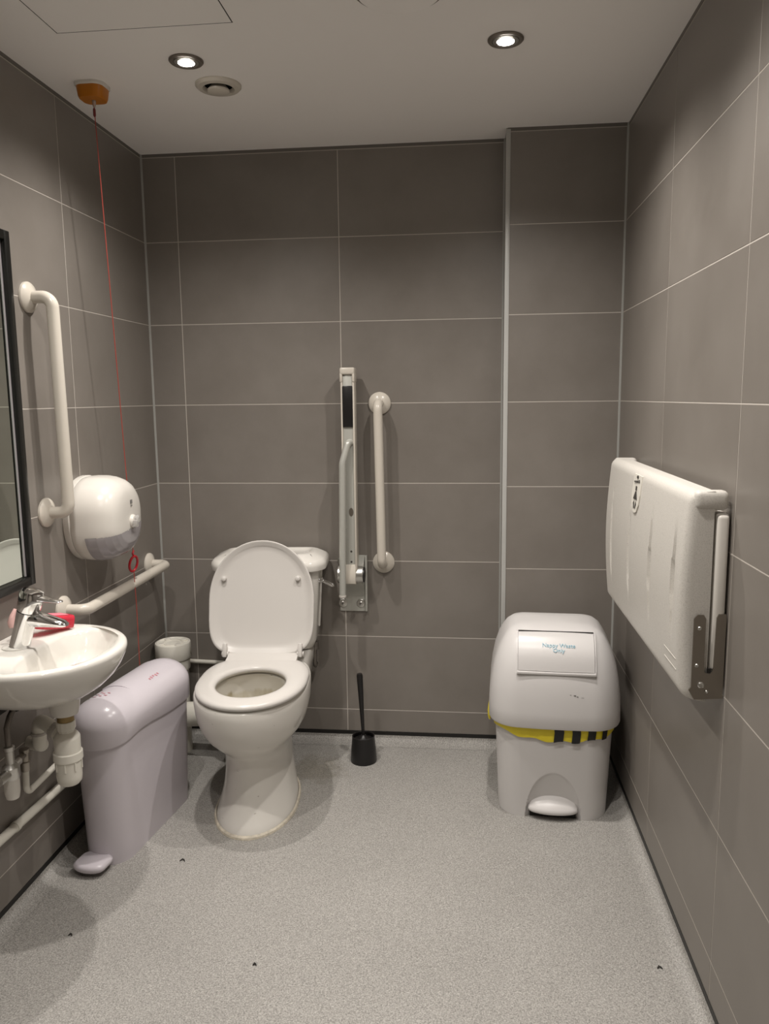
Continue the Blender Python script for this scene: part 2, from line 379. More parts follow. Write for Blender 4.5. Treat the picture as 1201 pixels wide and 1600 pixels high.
floor = struct(mk('floor', MB().box(XL-0.1, XR+0.1, YF-0.1, 0.1, -0.1, 0.0), M_FLOOR, smooth=False), 'grey speckled non-slip vinyl floor', 'floor')
struct(mk('ceiling', MB().box(XL-0.1, XR+0.1, YF-0.1, 0.1, ZC, ZC+0.1), M_CEIL, smooth=False), 'white painted ceiling', 'ceiling')
def ring_path(d, z):
    return [(XL+d, YF, z), (XL+d, -d, z), (XB-d, -d, z), (XB-d, -DB-d, z), (XR-d, -DB-d, z), (XR-d, YF, z)]
def strip(prof):
    rows = [ring_path(d, z) for d, z in prof]; n = 6; mb = MB()
    fs = []
    for k in range(len(rows)-1):
        for i in range(n-1): fs.append((k*n+i, k*n+i+1, (k+1)*n+i+1, (k+1)*n+i))
    return mb.add([p for r in rows for p in r], fs)
RC = 0.042
cove = [(0.0005, 0.030)] + [(0.003+RC*(1-math.cos(a)), 0.0006+RC*0.72*(1-math.sin(a))) for a in [PI/2*k/8 for k in range(9)]]
struct(mk('trim_1', strip(cove), M_FLOOR, angle=80), 'coved vinyl skirting curving up from the floor', 'trim')
struct(mk('trim_2', strip([(0.0, 0.046), (0.0012, 0.0455), (0.0016, 0.029), (0.0, 0.028)]), M_BLACKSTRIP, smooth=False), 'black capping strip on top of the coved skirting', 'trim')

# ------------------------------------------------------------------ ceiling fittings
for i, (x, y) in enumerate(LAMPS):
    lab = ['round recessed spotlight beside the white ceiling vent', 'round recessed spotlight above the nappy bin side of the room',
           'recessed spotlight above the basin side of the room, nearer the door', 'recessed spotlight above the changing table side of the room, nearer the door',
           'added unseen ceiling spotlight just inside the door, brightening the front faces'][i]
    t = thing('downlight', lab, 'ceiling light', (x, y, ZC), group='recessed ceiling spotlights')
    mk('bezel', MB().lathe([(0.046, ZC-0.0005), (0.046, ZC-0.003), (0.043, ZC-0.006), (0.036, ZC-0.006), (0.033, ZC-0.0035), (0.033, ZC-0.0005)], x, y, 40), M_RING, t)
    mk('reflector', MB().lathe([(0.034, ZC-0.0035), (0.033, ZC-0.0062), (0.022, ZC-0.0068), (0.021, ZC-0.004)], x, y, 36), M_ALU, t)
    mk('lens', MB().lathe([(0.0215, ZC-0.0035), (0.0215, ZC-0.0075), (0.014, ZC-0.0105), (0.002, ZC-0.0115)], x, y, 32), M_LAMP, t)
    # reflector lamp: a bright core beam inside a wide soft beam
    for en, ang in ((LAMP_W*0.42, 80), (LAMP_W*0.68, 146)):
        l = bpy.data.lights.new('spot_lamp', 'SPOT'); l.energy = en; l.color = LAMP_COL; l.spot_size = math.radians(ang); l.spot_blend = 1.0; l.shadow_soft_size = 0.02
        lo = bpy.data.objects.new('spot_lamp', l); COL.objects.link(lo); lo.parent = t; lo.location = (0, 0, -0.036)
# extract vent
vx, vy = 0.359, -0.593
t = thing('ceiling_vent', 'round white ceiling vent beside the spotlight', 'vent', (vx, vy, ZC))
mk('rim', MB().lathe([(0.066, ZC), (0.066, ZC-0.004), (0.060, ZC-0.010), (0.046, ZC-0.012), (0.041, ZC-0.006), (0.040, ZC-0.001)], vx, vy, 48, cap1=False), M_CREAM, t)
mk('throat', MB().lathe([(0.040, ZC-0.0015), (0.001, ZC-0.0015)], vx, vy, 40), M_DARK, t)
mk('disc', MB().lathe([(0.022, ZC-0.002), (0.032, ZC-0.014), (0.031, ZC-0.019), (0.024, ZC-0.022), (0.001, ZC-0.023)], vx, vy, 40), M_CREAM, t)
# round cover partly cut by the top edge of the photo
fx, fy = 0.925, -1.076
t = thing('ceiling_disc', 'large round grey ceiling cover between the two rows of spotlights', 'ceiling fitting', (fx, fy, ZC))
mk('rim', MB().lathe([(0.106, ZC), (0.106, ZC-0.006), (0.103, ZC-0.009), (0.097, ZC-0.009), (0.096, ZC-0.004)], fx, fy, 56), M_RING, t)
mk('cover', MB().lathe([(0.097, ZC-0.004), (0.095, ZC-0.014), (0.06, ZC-0.022), (0.001, ZC-0.024)], fx, fy, 56), M_CEIL, t)
# access hatch: panel edged by dark strips that paint the shade of its gap
t = thing('access_hatch', 'flush white access hatch in the ceiling', 'hatch', (0.285, -1.20, ZC))
hx0, hx1, hy0, hy1 = 0.065, 0.512, -1.45, -0.958
mk('hatch_panel', MB().box(hx0+0.0025, hx1-0.0025, hy0+0.0025, hy1-0.0025, ZC-0.0007, ZC-0.0001), M_CEIL, t, smooth=False)
g = MB()
g.box(hx0, hx1, hy1-0.0022, hy1, ZC-0.0006, ZC-0.0001).box(hx0, hx1, hy0, hy0+0.0022, ZC-0.0006, ZC-0.0001)
g.box(hx0, hx0+0.0022, hy0, hy1, ZC-0.0006, ZC-0.0001).box(hx1-0.0022, hx1, hy0, hy1, ZC-0.0006, ZC-0.0001)
mk('hatch_gap_shade', g, M_SCRAP_SHADE, t, smooth=False)
# emergency pull cord
t = thing('emergency_pull_cord', 'red emergency pull cord hanging from an amber ceiling switch', 'pull cord', (0.0, -0.64, ZC))
def sq(h, r, z, tw=0.35): return [(0.0+x, -0.64+y, z) for x, y, _ in rrect(0, 0, h, h, r, 0, 6)]
mk('base_plate', MB().loft([sq(0.044, 0.03, ZC), sq(0.044, 0.03, ZC-0.007), sq(0.041, 0.03, ZC-0.010)]), M_WHITE, t)
mk('housing', MB().loft([sq(0.040, 0.025, ZC-0.010), sq(0.037, 0.024, ZC-0.034), sq(0.034, 0.022, ZC-0.041), sq(0.02, 0.015, ZC-0.042)]), M_AMBER, t)
mk('nozzle', MB().lathe([(0.006, ZC-0.042), (0.005, ZC-0.052), (0.003, ZC-0.06)], 0.002, -0.64, 12), M_CLEAR, t)
mk('connector', MB().lathe([(0.0025, ZC-0.062), (0.004, ZC-0.066), (0.004, ZC-0.082), (0.002, ZC-0.086)], 0.001, -0.639, 10), mat('dark_red', (0.16, 0.02, 0.02), 0.4), t)
ce = Vector((-0.040, -0.461, 0.862))
c0 = Vector((0.001, -0.639, ZC-0.058))
mk('cord', MB().tube([tuple(c0.lerp(ce, k/12) + Vector((0, 0, 0))) for k in range(13)], 0.0014, 6), M_RED, t)
tr = MB()
rc = ce + Vector((-0.002, 0.002, -0.042))
ring = [tuple(rc + Vector((0.004*math.sin(2*PI*k/28)+0.006*math.cos(2*PI*k/28), 0.018*math.cos(2*PI*k/28), 0.026*math.sin(2*PI*k/28)))) for k in range(29)]
tr.tube(ring, 0.0042, 8, caps=False)
mk('pull_ring', tr, M_REDP, t)
mk('knot', MB().tube([tuple(ce+Vector((0, 0.003, 0.004))), tuple(ce+Vector((0, -0.005, -0.006))), tuple(ce+Vector((0, 0.004, -0.016)))], 0.0035, 7), M_REDP, t)
mk('cord_tail', MB().tube([tuple(rc+Vector((0, 0, -0.026))), tuple(rc+Vector((0.004, -0.004, -0.15))), tuple(rc+Vector((0.006, -0.012, -0.42)))], 0.0014, 6), M_RED, t)

# ------------------------------------------------------------------ grab rails
def flange(mb, c, axis, s, r=0.042):
    """dished cover plate; c on the wall, s = sign of outward direction"""
    prof = [(r, 0.0005), (r, 0.006), (r-0.003, 0.010), (r*0.62, 0.016), (0.019, 0.020)]
    h0 = {'x': c[0], 'y': c[1]}[axis]
    p = [(a, h0 + s*b) for a, b in prof]
    if axis == 'x': mb.lathe(p, c[1], c[2], 40, 'x')
    else: mb.lathe(p, c[0], c[2], 40, 'y')
    return mb
def grab_rail(label, A, B, axis, s, off=0.072):
    t = thing('grab_rail', label, 'grab rail', A)
    n = Vector((s, 0, 0)) if axis == 'x' else Vector((0, s, 0))
    A, B = Vector(A), Vector(B)
    mk('bar', MB().tube(arc_path([A+n*0.012, A+n*off, B+n*off, B+n*0.012], 0.045, 9), 0.0172, 20), M_CREAM, t)
    for c in (A, B): mk('flange', flange(MB(), c, axis, s), M_CREAM, t)
    return t
grab_rail('upright cream grab rail on the back wall beside the folded support rail', (0.753, 0, 1.347), (0.762, 0, 0.738), 'y', -1)
grab_rail('upright cream grab rail on the left wall next to the mirror', (XL, -0.845, 1.652), (XL, -0.832, 1.050), 'x', 1)
grab_rail('level cream grab rail low on the left wall beneath the paper dispenser', (XL, -0.131, 0.748), (XL, -0.778, 0.746), 'x', 1, 0.075)

# hinged drop-down support rail, folded upright
t = thing('drop_down_support_rail', 'folded upright hinged support rail with black grip on the back wall', 'support rail', (0.64, 0, 0.54))
mk('wall_plate', MB().box(0.588, 0.692, -0.007, -0.0003, 0.541, 0.765, 0.003).box(0.690, 0.698, -0.022, -0.0003, 0.545, 0.765, 0.002), M_ALUP, t)
mk('hinge_barrel', MB().lathe([(0.030, 0.590), (0.033, 0.594), (0.033, 0.686), (0.031, 0.690)], -0.058, 0.700, 32, 'x'), M_ALU, t)
mk('hinge_end', MB().lathe([(0.029, 0.690), (0.029, 0.694), (0.010, 0.696)], -0.058, 0.700, 28, 'x'), M_BLACK, t)
br = [(-0.007, 0.76), (-0.02, 0.755), (-0.05, 0.733), (-0.088, 0.705), (-0.088, 0.690), (-0.07, 0.668), (-0.035, 0.645), (-0.018, 0.625), (-0.007, 0.60)]
mk('hinge_bracket', MB().prism(br, 0.600, 0.688, 'yz'), M_ALUP, t, angle=50)
for (bx, bz) in ((0.601, 0.574), (0.671, 0.574), (0.598, 0.742), (0.668, 0.742)):
    b = mk('bolt', MB().lathe([(0.0165, -0.007), (0.0165, -0.010), (0.015, -0.011), (0.009, -0.011), (0.009, -0.0145), (0.006, -0.0165), (0.001, -0.017)], bx, bz, 24, 'y'), M_ALU, t)
    mk('bolt_slot', MB().box(bx-0.0045, bx+0.0045, -0.0178, -0.0163, bz-0.001, bz+0.001).box(bx-0.001, bx+0.001, -0.0178, -0.0163, bz-0.0045, bz+0.0045), M_INK, b, smooth=False)
rx = 0.6445
mk('rail_channel', MB().box(rx-0.0185, rx+0.0185, -0.087, -0.045, 0.725, 1.450, 0.003), M_ALUP, t)
mk('rail_casing', MB().box(rx-0.0255, rx-0.018, -0.092, -0.036, 0.74, 1.45, 0.003).box(rx+0.018, rx+0.0255, -0.092, -0.036, 0.72, 1.45, 0.003), M_CREAM, t)
mk('end_cap', MB().box(rx-0.0275, rx+0.0275, -0.096, -0.034, 1.452, 1.478, 0.006, 3).box(rx-0.0275, rx-0.0175, -0.095, -0.034, 1.425, 1.46, 0.004).box(rx+0.0175, rx+0.0275, -0.095, -0.034, 1.425, 1.46, 0.004), M_CREAM, t)
mk('grip', MB().box(rx-0.0195, rx+0.0195, -0.0945, -0.079, 1.262, 1.412, 0.004), M_BLACK, t)
ft = [(-0.088, 0.745), (-0.04, 0.745), (-0.04, 0.70), (-0.055, 0.672), (-0.075, 0.664), (-0.095, 0.672), (-0.100, 0.69), (-0.097, 0.72)]
mk('pivot_foot', MB().prism(ft, rx-0.026, rx+0.020, 'yz'), M_CREAM, t, angle=50)
mk('channel_slot', MB().lathe([(0.0085, -0.0865), (0.0085, -0.0875), (0.001, -0.0876)], rx+0.006, 0.945, 20, 'y', Matrix.Translation((0, 0, 0.945)) @ Matrix.Diagonal((1, 1, 1.9, 1)) @ Matrix.Translation((0, 0, -0.945))), M_STEEL, t)
for hz in (0.755, 0.795):
    mk('rivet', MB().lathe([(0.004, -0.0865), (0.004, -0.0875), (0.001, -0.088)], rx+0.004, hz, 12, 'y'), M_INK, t)
leg = arc_path([(rx+0.008, -0.084, 1.205), (rx+0.001, -0.103, 1.205), (0.6255, -0.118, 1.13), (0.6175, -0.118, 0.633)], 0.06, 8)
mk('support_leg', MB().tube(leg, 0.0128, 18), M_ALUP, t)
mk('leg_foot', MB().lathe([(0.0128, 0.634), (0.0138, 0.632), (0.0138, 0.626), (0.011, 0.624)], 0.6175, -0.118, 20), M_PVCG, t)

# ------------------------------------------------------------------ toilet
TO = thing('toilet', 'white close coupled toilet with the lid raised', 'toilet', (0.338, -0.019, 0), math.radians(4.3))
def egg(z, w, yf, yb, n=64, ef=2.0, eb=2.6, yc=None):
    if yc is None: yc = yb + (yf-yb)*0.52
    out = []
    for i in range(n):
        a = 2*PI*i/n; c, s = math.cos(a), math.sin(a)
        e = 2.0/(ef if s < 0 else eb)
        out.append((w*sup(c, e), yc + (abs(yf-yc) if s < 0 else abs(yb-yc))*sup(s, e), z))
    return out
outer = [egg(0.0, 0.132, -0.715, -0.26), egg(0.012, 0.131, -0.712, -0.26), egg(0.03, 0.126, -0.700, -0.25), egg(0.06, 0.118, -0.680, -0.24), egg(0.10, 0.110, -0.664, -0.23), egg(0.15, 0.105, -0.656, -0.22),
         egg(0.20, 0.104, -0.656, -0.22), egg(0.232, 0.107, -0.664, -0.22), egg(0.250, 0.117, -0.680, -0.22), egg(0.270, 0.137, -0.706, -0.22), egg(0.295, 0.157, -0.733, -0.22), egg(0.325, 0.172, -0.755, -0.22),
         egg(0.365, 0.182, -0.770, -0.22), egg(0.405, 0.186, -0.776, -0.22), egg(0.427, 0.186, -0.776, -0.22), egg(0.436, 0.183, -0.773, -0.223), egg(0.440, 0.175, -0.765, -0.23)]
inner = [egg(0.440, 0.134, -0.735, -0.41, eb=2.0), egg(0.434, 0.126, -0.727, -0.42, eb=2.0), egg(0.417, 0.124, -0.722, -0.415, eb=2.0), egg(0.38, 0.124, -0.718, -0.405, eb=2.0), egg(0.33, 0.112, -0.695, -0.41, eb=2.0),
         egg(0.285, 0.090, -0.655, -0.425, eb=2.0), egg(0.25, 0.064, -0.605, -0.44, eb=2.0), egg(0.225, 0.042, -0.57, -0.46, eb=2.0)]
pan = mk('pan', MB().loft(outer+inner, True, True), M_PAN, TO, local=True, angle=60)
at = pan.data.attributes.new('stain', 'FLOAT', 'POINT')
n64 = 64
for k in range(len(outer)+len(inner)):
    for i in range(n64):
        z = (outer+inner)[k][i][2]
        at.data[k*n64+i].value = 0.0 if k < len(outer) else 1.0
mk('pan_platform', MB().loft([rrect(0, -0.15, 0.105, 0.125, 0.05, 0.235), rrect(0, -0.155, 0.135, 0.135, 0.05, 0.30), rrect(0, -0.18, 0.150, 0.165, 0.05, 0.38), rrect(0, -0.18, 0.152, 0.165, 0.05, 0.427), rrect(0, -0.18, 0.145, 0.158, 0.05, 0.434)]), M_CHINA, TO, local=True, angle=50)
mk('silicone_bead', MB().loft([egg(0.0005, 0.140, -0.723, -0.25), egg(0.007, 0.138, -0.721, -0.25), egg(0.011, 0.1325, -0.713, -0.26)], True, False), M_SILICONE, TO, local=True)
mk('water', MB().loft([egg(0.244, 0.058, -0.595, -0.45, eb=2.0), egg(0.245, 0.058, -0.595, -0.45, eb=2.0)]), mat('bowl_water', (0.55, 0.53, 0.42), 0.03), TO, local=True)
# D-shaped seat ring and lid share an outline; y runs from the hinge (0) to the front (-len)
def dshape(w, ln, eb=3.3, n=64, inset=0.0, y0=0.0, wb=0.86):
    pts = []; w -= inset; yb = -inset; yf = -ln+inset; yc = -ln*0.48
    for i in range(n):
        a = 2*PI*i/n; c, s = math.cos(a), math.sin(a)
        e = 2/2.05 if s < 0 else 2/eb
        pts.append((w*sup(c, e)*(1-(1-wb)*max(0, sup(s, e))**3 if s > 0 else 1), yc+(abs(yf-yc) if s < 0 else abs(yb-yc))*sup(s, e)+y0))
    return pts
def ell(w, yf, yb, n=64):
    return [(w*math.cos(2*PI*i/n), (yf+yb)/2+abs(yf-yb)/2*math.sin(2*PI*i/n)) for i in range(n)]
SY = -0.318
def ringz(pts, z): return [(a, b, z) for a, b in pts]
so = lambda ins: [(a+0.006, b) for a, b in dshape(0.180, 0.458, inset=ins, y0=SY)]
hole = lambda g: [(a+0.006, b) for a, b in ell(0.112+g, -0.700-g, -0.432+g)]
mk('seat', MB().loft([ringz(hole(0.004), 0.4435), ringz(so(0.004), 0.4435), ringz(so(0.0), 0.4470), ringz(so(0.0), 0.4540), ringz(so(0.004), 0.4600), ringz(so(0.012), 0.4635),
    ringz(so(0.03), 0.4650), ringz(hole(0.022), 0.4650), ringz(hole(0.008), 0.4635), ringz(hole(0.0), 0.4580), ringz(hole(0.0), 0.4490), ringz(hole(0.004), 0.4435)], False, False), M_SEAT, TO, local=True, angle=60)
mk('seat_back_bar', MB().loft([[(x, SY-0.055, 0.4580), (x, SY-0.055, 0.4645), (x, SY-0.02, 0.4695), (x, SY+0.006, 0.4740), (x, SY+0.012, 0.4700), (x, SY+0.012, 0.4520)] for x in (-0.122, 0.126)]), M_SEAT, TO, local=True)
tilt = math.radians(-90-15)       # lid swung up past vertical, leaning on the cistern
ML = Matrix.Translation((-0.009, SY+0.008, 0.464)) @ Matrix.Rotation(tilt, 4, 'X')
def lid(ins): return dshape(0.189, 0.410, eb=4.6, inset=ins, wb=0.97)
lr = [ringz(lid(0.030), -0.0155), ringz(lid(0.010), -0.014), ringz(lid(0.001), -0.008), ringz(lid(0.0), 0.0), ringz(lid(0.0), 0.005), ringz(lid(0.003), 0.0075), ringz(lid(0.008), 0.0065), ringz(lid(0.018), -0.0035), ringz(lid(0.04), -0.007), ringz(lid(0.10), -0.0085)]
# +z of the lid's flat frame is the underside that faces the room once it is raised
flip = Matrix.Diagonal((1, 1, -1, 1))
LID = mk('lid', MB().loft(lr, True, True, ML @ flip), M_SEAT, TO, local=True, angle=50)
for sx in (-0.138, 0.130):
    mk('buffer', MB().lathe([(0.0095, -0.0095), (0.0095, 0.004), (0.008, 0.008), (0.004, 0.010)], sx, -0.272, 20, 'z', ML @ flip), M_SEAT, LID, local=True)
for sx in (-0.134, 0.134):
    mk('hinge', MB().box(sx-0.0075, sx+0.0075, -0.016, 0.002, -0.004, 0.045, 0.004, 2, Matrix.Translation((0, SY-0.004, 0.465)) @ Matrix.Rotation(math.radians(-15), 4, 'X')).lathe([(0.009, sx-0.012), (0.009, sx+0.012)], SY, 0.471, 16, 'x'), M_SEAT, TO, local=True)
def cring(z, hx, yf, yb, r):
    return rrect(0, (yf+yb)/2, hx, abs(yf-yb)/2, r, z, 8)
mk('cistern_tank', MB().loft([cring(0.436, 0.150, -0.165, -0.03, 0.03), cring(0.443, 0.160, -0.172, -0.02, 0.035), cring(0.47, 0.171, -0.180, -0.012, 0.035), cring(0.60, 0.180, -0.187, -0.012, 0.035), cring(0.735, 0.188, -0.192, -0.012, 0.035), cring(0.745, 0.188, -0.192, -0.012, 0.035)]), M_CHINA, TO, local=True, angle=50)
mk('tank_rib', MB().loft([cring(0.50, 0.1775, -0.075, -0.055, 0.009), cring(0.735, 0.192, -0.075, -0.055, 0.009)]), M_CHINA, TO, local=True)
def lring(z, hx, yf, yb, ch=0.05, r=0.03):
    """lid outline with cut front corners, rounded by sampling"""
    P = [(hx, yb), (hx, yf+ch), (hx-ch*0.75, yf), (-hx+ch*0.75, yf), (-hx, yf+ch), (-hx, yb)]
    out = []
    for i, b in enumerate(P):
        a = Vector(P[i-1]); c = Vector(P[(i+1) % 6]); b = Vector(b)
        for k in range(5):
            u = k/4; p = b + (a-b).normalized()*r*(1-u)**2*0.9 + (c-b).normalized()*r*u**2*0.9
            out.append((p.x, p.y, z))
    return out
CL = mk('cistern_lid', MB().loft([lring(0.742, 0.205, -0.206, -0.006), lring(0.744, 0.213, -0.214, -0.003), lring(0.760, 0.215, -0.216, -0.002), lring(0.772, 0.213, -0.214, -0.003), lring(0.782, 0.205, -0.206, -0.005), lring(0.790, 0.188, -0.188, -0.010),
    lring(0.797, 0.172, -0.172, -0.014, 0.04), lring(0.800, 0.160, -0.160, -0.02, 0.04), lring(0.798, 0.148, -0.150, -0.03, 0.04), lring(0.793, 0.14, -0.142, -0.036, 0.04)]), M_CHINA, TO, local=True, angle=60)
FL = mk('flush_lever', MB().lathe([(0.012, 0.183), (0.012, 0.196), (0.009, 0.200), (0.004, 0.201)], -0.13, 0.695, 20, 'x').tube([(0.197, -0.13, 0.695), (0.206, -0.135, 0.690), (0.226, -0.152, 0.686), (0.240, -0.175, 0.684), (0.243, -0.182, 0.684)], [0.006, 0.0065, 0.008, 0.0065, 0.003], 12), M_CHROME, TO, local=True, label='chrome flush lever')
mk('inlet_pipe', MB().tube(arc_path([(0.155, -0.06, 0.44), (0.152, -0.06, 0.33), (0.152, -0.012, 0.33)], 0.03), 0.008, 12).lathe([(0.016, 0.405), (0.016, 0.436)], 0.155, -0.06, 14), M_HOSE, TO, local=True)
mk('pan_connector', MB().tube(arc_path([(-0.03, -0.18, 0.185), (-0.19, -0.15, 0.18), (-0.335, -0.125, 0.165)], 0.08), 0.047, 24), M_PVC, TO, local=True)

# ------------------------------------------------------------------ soil pipe and service pipe in the corner
sx_, sy_ = -0.050, -0.130
t = thing('soil_pipe', 'white capped soil pipe standing in the back left corner', 'pipe', (sx_, sy_, 0))
mk('pipe', MB().lathe([(0.056, 0.0), (0.056, 0.35)], sx_, sy_, 36), M_PVC, t)
mk('coupling', MB().lathe([(0.062, 0.335), (0.063, 0.34), (0.063, 0.372), (0.0595, 0.374), (0.0595, 0.38)], sx_, sy_, 40), M_PVC, t)
cap = mk('access_cap', MB().lathe([(0.066, 0.378), (0.068, 0.382), (0.068, 0.437), (0.066, 0.441), (0.060, 0.442), (0.057, 0.438), (0.054, 0.437), (0.040, 0.437), (0.039, 0.440), (0.034, 0.440), (0.033, 0.437), (0.001, 0.437)], sx_, sy_, 44), M_PVC, t)
for k in range(4):
    a = PI/4+k*PI/2
    mk('lug', MB().lathe([(0.012, 0.437), (0.012, 0.4415), (0.010, 0.4425), (0.001, 0.4425)], sx_+0.047*math.cos(a), sy_+0.047*math.sin(a), 14), M_PVC, cap)
t = mk('supply_pipe', MB().tube(arc_path([(-0.115, -0.012, 0.326), (0.16, -0.012, 0.318), (0.30, -0.012, 0.316)], 0.02), 0.0085, 12), M_PVC)
tag(t, 'thin white water pipe along the back wall behind the toilet', 'pipe')

# ------------------------------------------------------------------ sanitary bin
SB = thing('sanitary_bin', 'lilac grey sanitary bin with foot pedal beside the toilet', 'bin', (0.031, -0.672, 0), math.radians(-7.3))
SB.scale = (1.08, 1.05, 1.0)
def stad(w, ln, z, n=12, y0=0.0):
    """stadium outline: half width w, half length ln"""
    out = []
    for k in range(n+1):
        a = PI*k/n; out.append((w*math.cos(a), ln-w+w*math.sin(a)+y0, z))
    m = 6
    for k in range(1, m): out.append((-w, ln-w-(2*(ln-w))*k/m+y0, z))
    for k in range(n+1):
        a = PI+PI*k/n; out.append((w*math.cos(a), -ln+w+w*math.sin(a)+y0, z))
    for k in range(1, m): out.append((w, -ln+w+(2*(ln-w))*k/m+y0, z))
    return out
mk('body', MB().loft([stad(0.066, 0.222, 0.0), stad(0.0665, 0.2225, 0.02), stad(0.071, 0.231, 0.2), stad(0.0755, 0.2385, 0.40)]), M_LILAC, SB, local=True, angle=50)
def lidedge(p):
    # lower edge of the lid dips over the near end and rises toward the far end
    return 0.366 + 0.020*math.exp(-((p[1]+0.10)/0.12)**2)
def dropring(w, ln):
    return [(x, y, lidedge((x, y))) for x, y, z in stad(w, ln, 0)]
lr = [dropring(0.0765, 0.2395), dropring(0.0815, 0.2445), [(x, y, z+0.004) for x, y, z in dropring(0.0830, 0.246)]]
for k in range(0, 11):
    ph = PI/2*k/10; w = 0.0835*math.cos(ph*0.985)+0.0008
    lr.append(stad(max(w, 0.004), 0.247-0.0835+max(w, 0.004), 0.425+0.073*math.sin(ph)))
SL = mk('lid', MB().loft(lr), M_LILAC, SB, local=True, angle=50)
# flap on top of the lid
fl = []
for k, (ww, zz) in enumerate(((0.0, 0.0),)): pass
fm = MB()
rows = []
for j in range(13):
    y = -0.075 + 0.225*j/12; row = []
    for k in range(11):
        ph = math.radians(52+76*k/10)
        rad = 0.0868
        row.append((-(rad*0.985)*math.cos(ph) - 0.004, y, 0.425+(0.0755)*math.sin(ph)))
    rows.append(row)
vsx = [p for r in rows for p in r]; n11 = 11
low = [(x*0.93, y, z-0.006) for x, y, z in vsx]
fs = []; N = len(vsx)
for j in range(12):
    for k in range(10):
        a = j*n11+k; fs.append((a, a+1, a+n11+1, a+n11)); fs.append((N+a+n11, N+a+n11+1, N+a+1, N+a))
bd = [k for k in range(11)] + [j*n11+10 for j in range(1, 13)] + [12*n11+k for k in range(9, -1, -1)] + [j*n11 for j in range(11, 0, -1)]
for i in range(len(bd)):
    a, b = bd[i], bd[(i+1) % len(bd)]; fs.append((a, b, N+b, N+a))
fm.add(vsx+low, fs)
mk('flap', fm, M_LILAC, SL, local=True, angle=45)
PD = MB()
PD.loft([[(x, y*0.62-0.246, z) for x, y, z in rrect(-0.006, 0, hx, hy, r, zz)] for hx, hy, r, zz in ((0.040, 0.062, 0.036, 0.014), (0.046, 0.070, 0.042, 0.020), (0.046, 0.070, 0.042, 0.030), (0.038, 0.060, 0.036, 0.037))])
mk('pedal', PD, M_LILAC, SB, local=True, angle=50)
# small printed marks on the near dome and along the lid
def dome_mark(mb, M): return mb
def mark_on_lid(parent, pts, material, name):
    mb = MB()
    for (y, ph, ly, lp) in pts:
        a0, a1 = math.radians(ph-lp/2), math.radians(ph+lp/2); R = 0.0842; q = []
        for a, yy in ((a0, y-ly/2), (a1, y-ly/2), (a1, y+ly/2), (a0, y+ly/2)):
            q.append((R*math.cos(a), yy, 0.4255+(R-0.0835+0.0735)*math.sin(a)))
        mb.add(q, [(0, 1, 2, 3)])
    return mk(name, mb, material, parent, local=True, smooth=False)
mark_on_lid(SL, [(0.02+0.012*k, 60+(k % 3), 0.006, 5+2*(k % 2)) for k in range(5)], M_PINKINK, 'printed_mark')
mark_on_lid(SL, [(-0.158+0.006*k, 108-9*(k % 3), 0.0035, 6) for k in range(7)], M_PINKINK, 'printed_symbol')
mark_on_lid(SL, [(-0.165+0.008*k, 118-7*(k % 2), 0.004, 5) for k in range(5)], M_INK, 'printed_symbol')

# ------------------------------------------------------------------ nappy bin
NB = thing('nappy_bin', 'large white nappy waste bin with yellow liner showing, in the right corner', 'bin', (1.372, -0.357, 0), math.radians(-3.0))
def nring(hx, hy, r, z, y0=0.0, bulge=0.012, fr_n=24):
    out = []
    pts = rrect(0, y0, hx, hy, r, z, 8); fine = []
    for i, a in enumerate(pts):
        b = pts[(i+1) % len(pts)]; fine.append(a)
        if i % 9 == 8:
            m_ = fr_n if i == 26 else 5
            fine += [tuple(a[q]+(b[q]-a[q])*k/m_ for q in range(3)) for k in range(1, m_)]
    for x, y, zz in fine:
        out.append((x, y - (bulge*(1-(x/hx)**2) if y < y0 else 0.0), z))
    return out
def body_ring(z):
    u = z/0.345
    out = []
    for x, y, zz in nring(0.176+0.014*u, 0.160+0.013*u, 0.075, z, fr_n=72):
        if y < -0.1:
            rho = (x/0.088)**2 + (z/0.160)**2
            if rho < 1: y += 0.034*(1-rho)**0.5*max(0.3, 1-z/0.22)
        out.append((x, y, z))
    return out
mk('body', MB().loft([body_ring(0.345*k/96) for k in range(97)]), M_BIN, NB, local=True, angle=30)
mk('foot_slot', MB().box(-0.074, 0.074, -0.160, -0.12, 0.001, 0.020), M_DARK, NB, local=True, smooth=False)
pm = []
for (s, z, dy) in ((0.95, 0.024, 0.0), (1.0, 0.027, 0.0), (1.0, 0.034, 0.0), (0.98, 0.040, 0.006), (0.86, 0.054, 0.03), (0.55, 0.070, 0.06), (0.2, 0.075, 0.07)):
    pm.append([(0.080*s*math.cos(2*PI*k/32), -0.165+dy*0.4-(0.030*s if math.sin(2*PI*k/32) < 0 else 0.01)*abs(math.sin(2*PI*k/32))*(1 if math.sin(2*PI*k/32) < 0 else -1), z) for k in range(32)])
mk('pedal', MB().loft(pm), M_BIN, NB, local=True, angle=60)
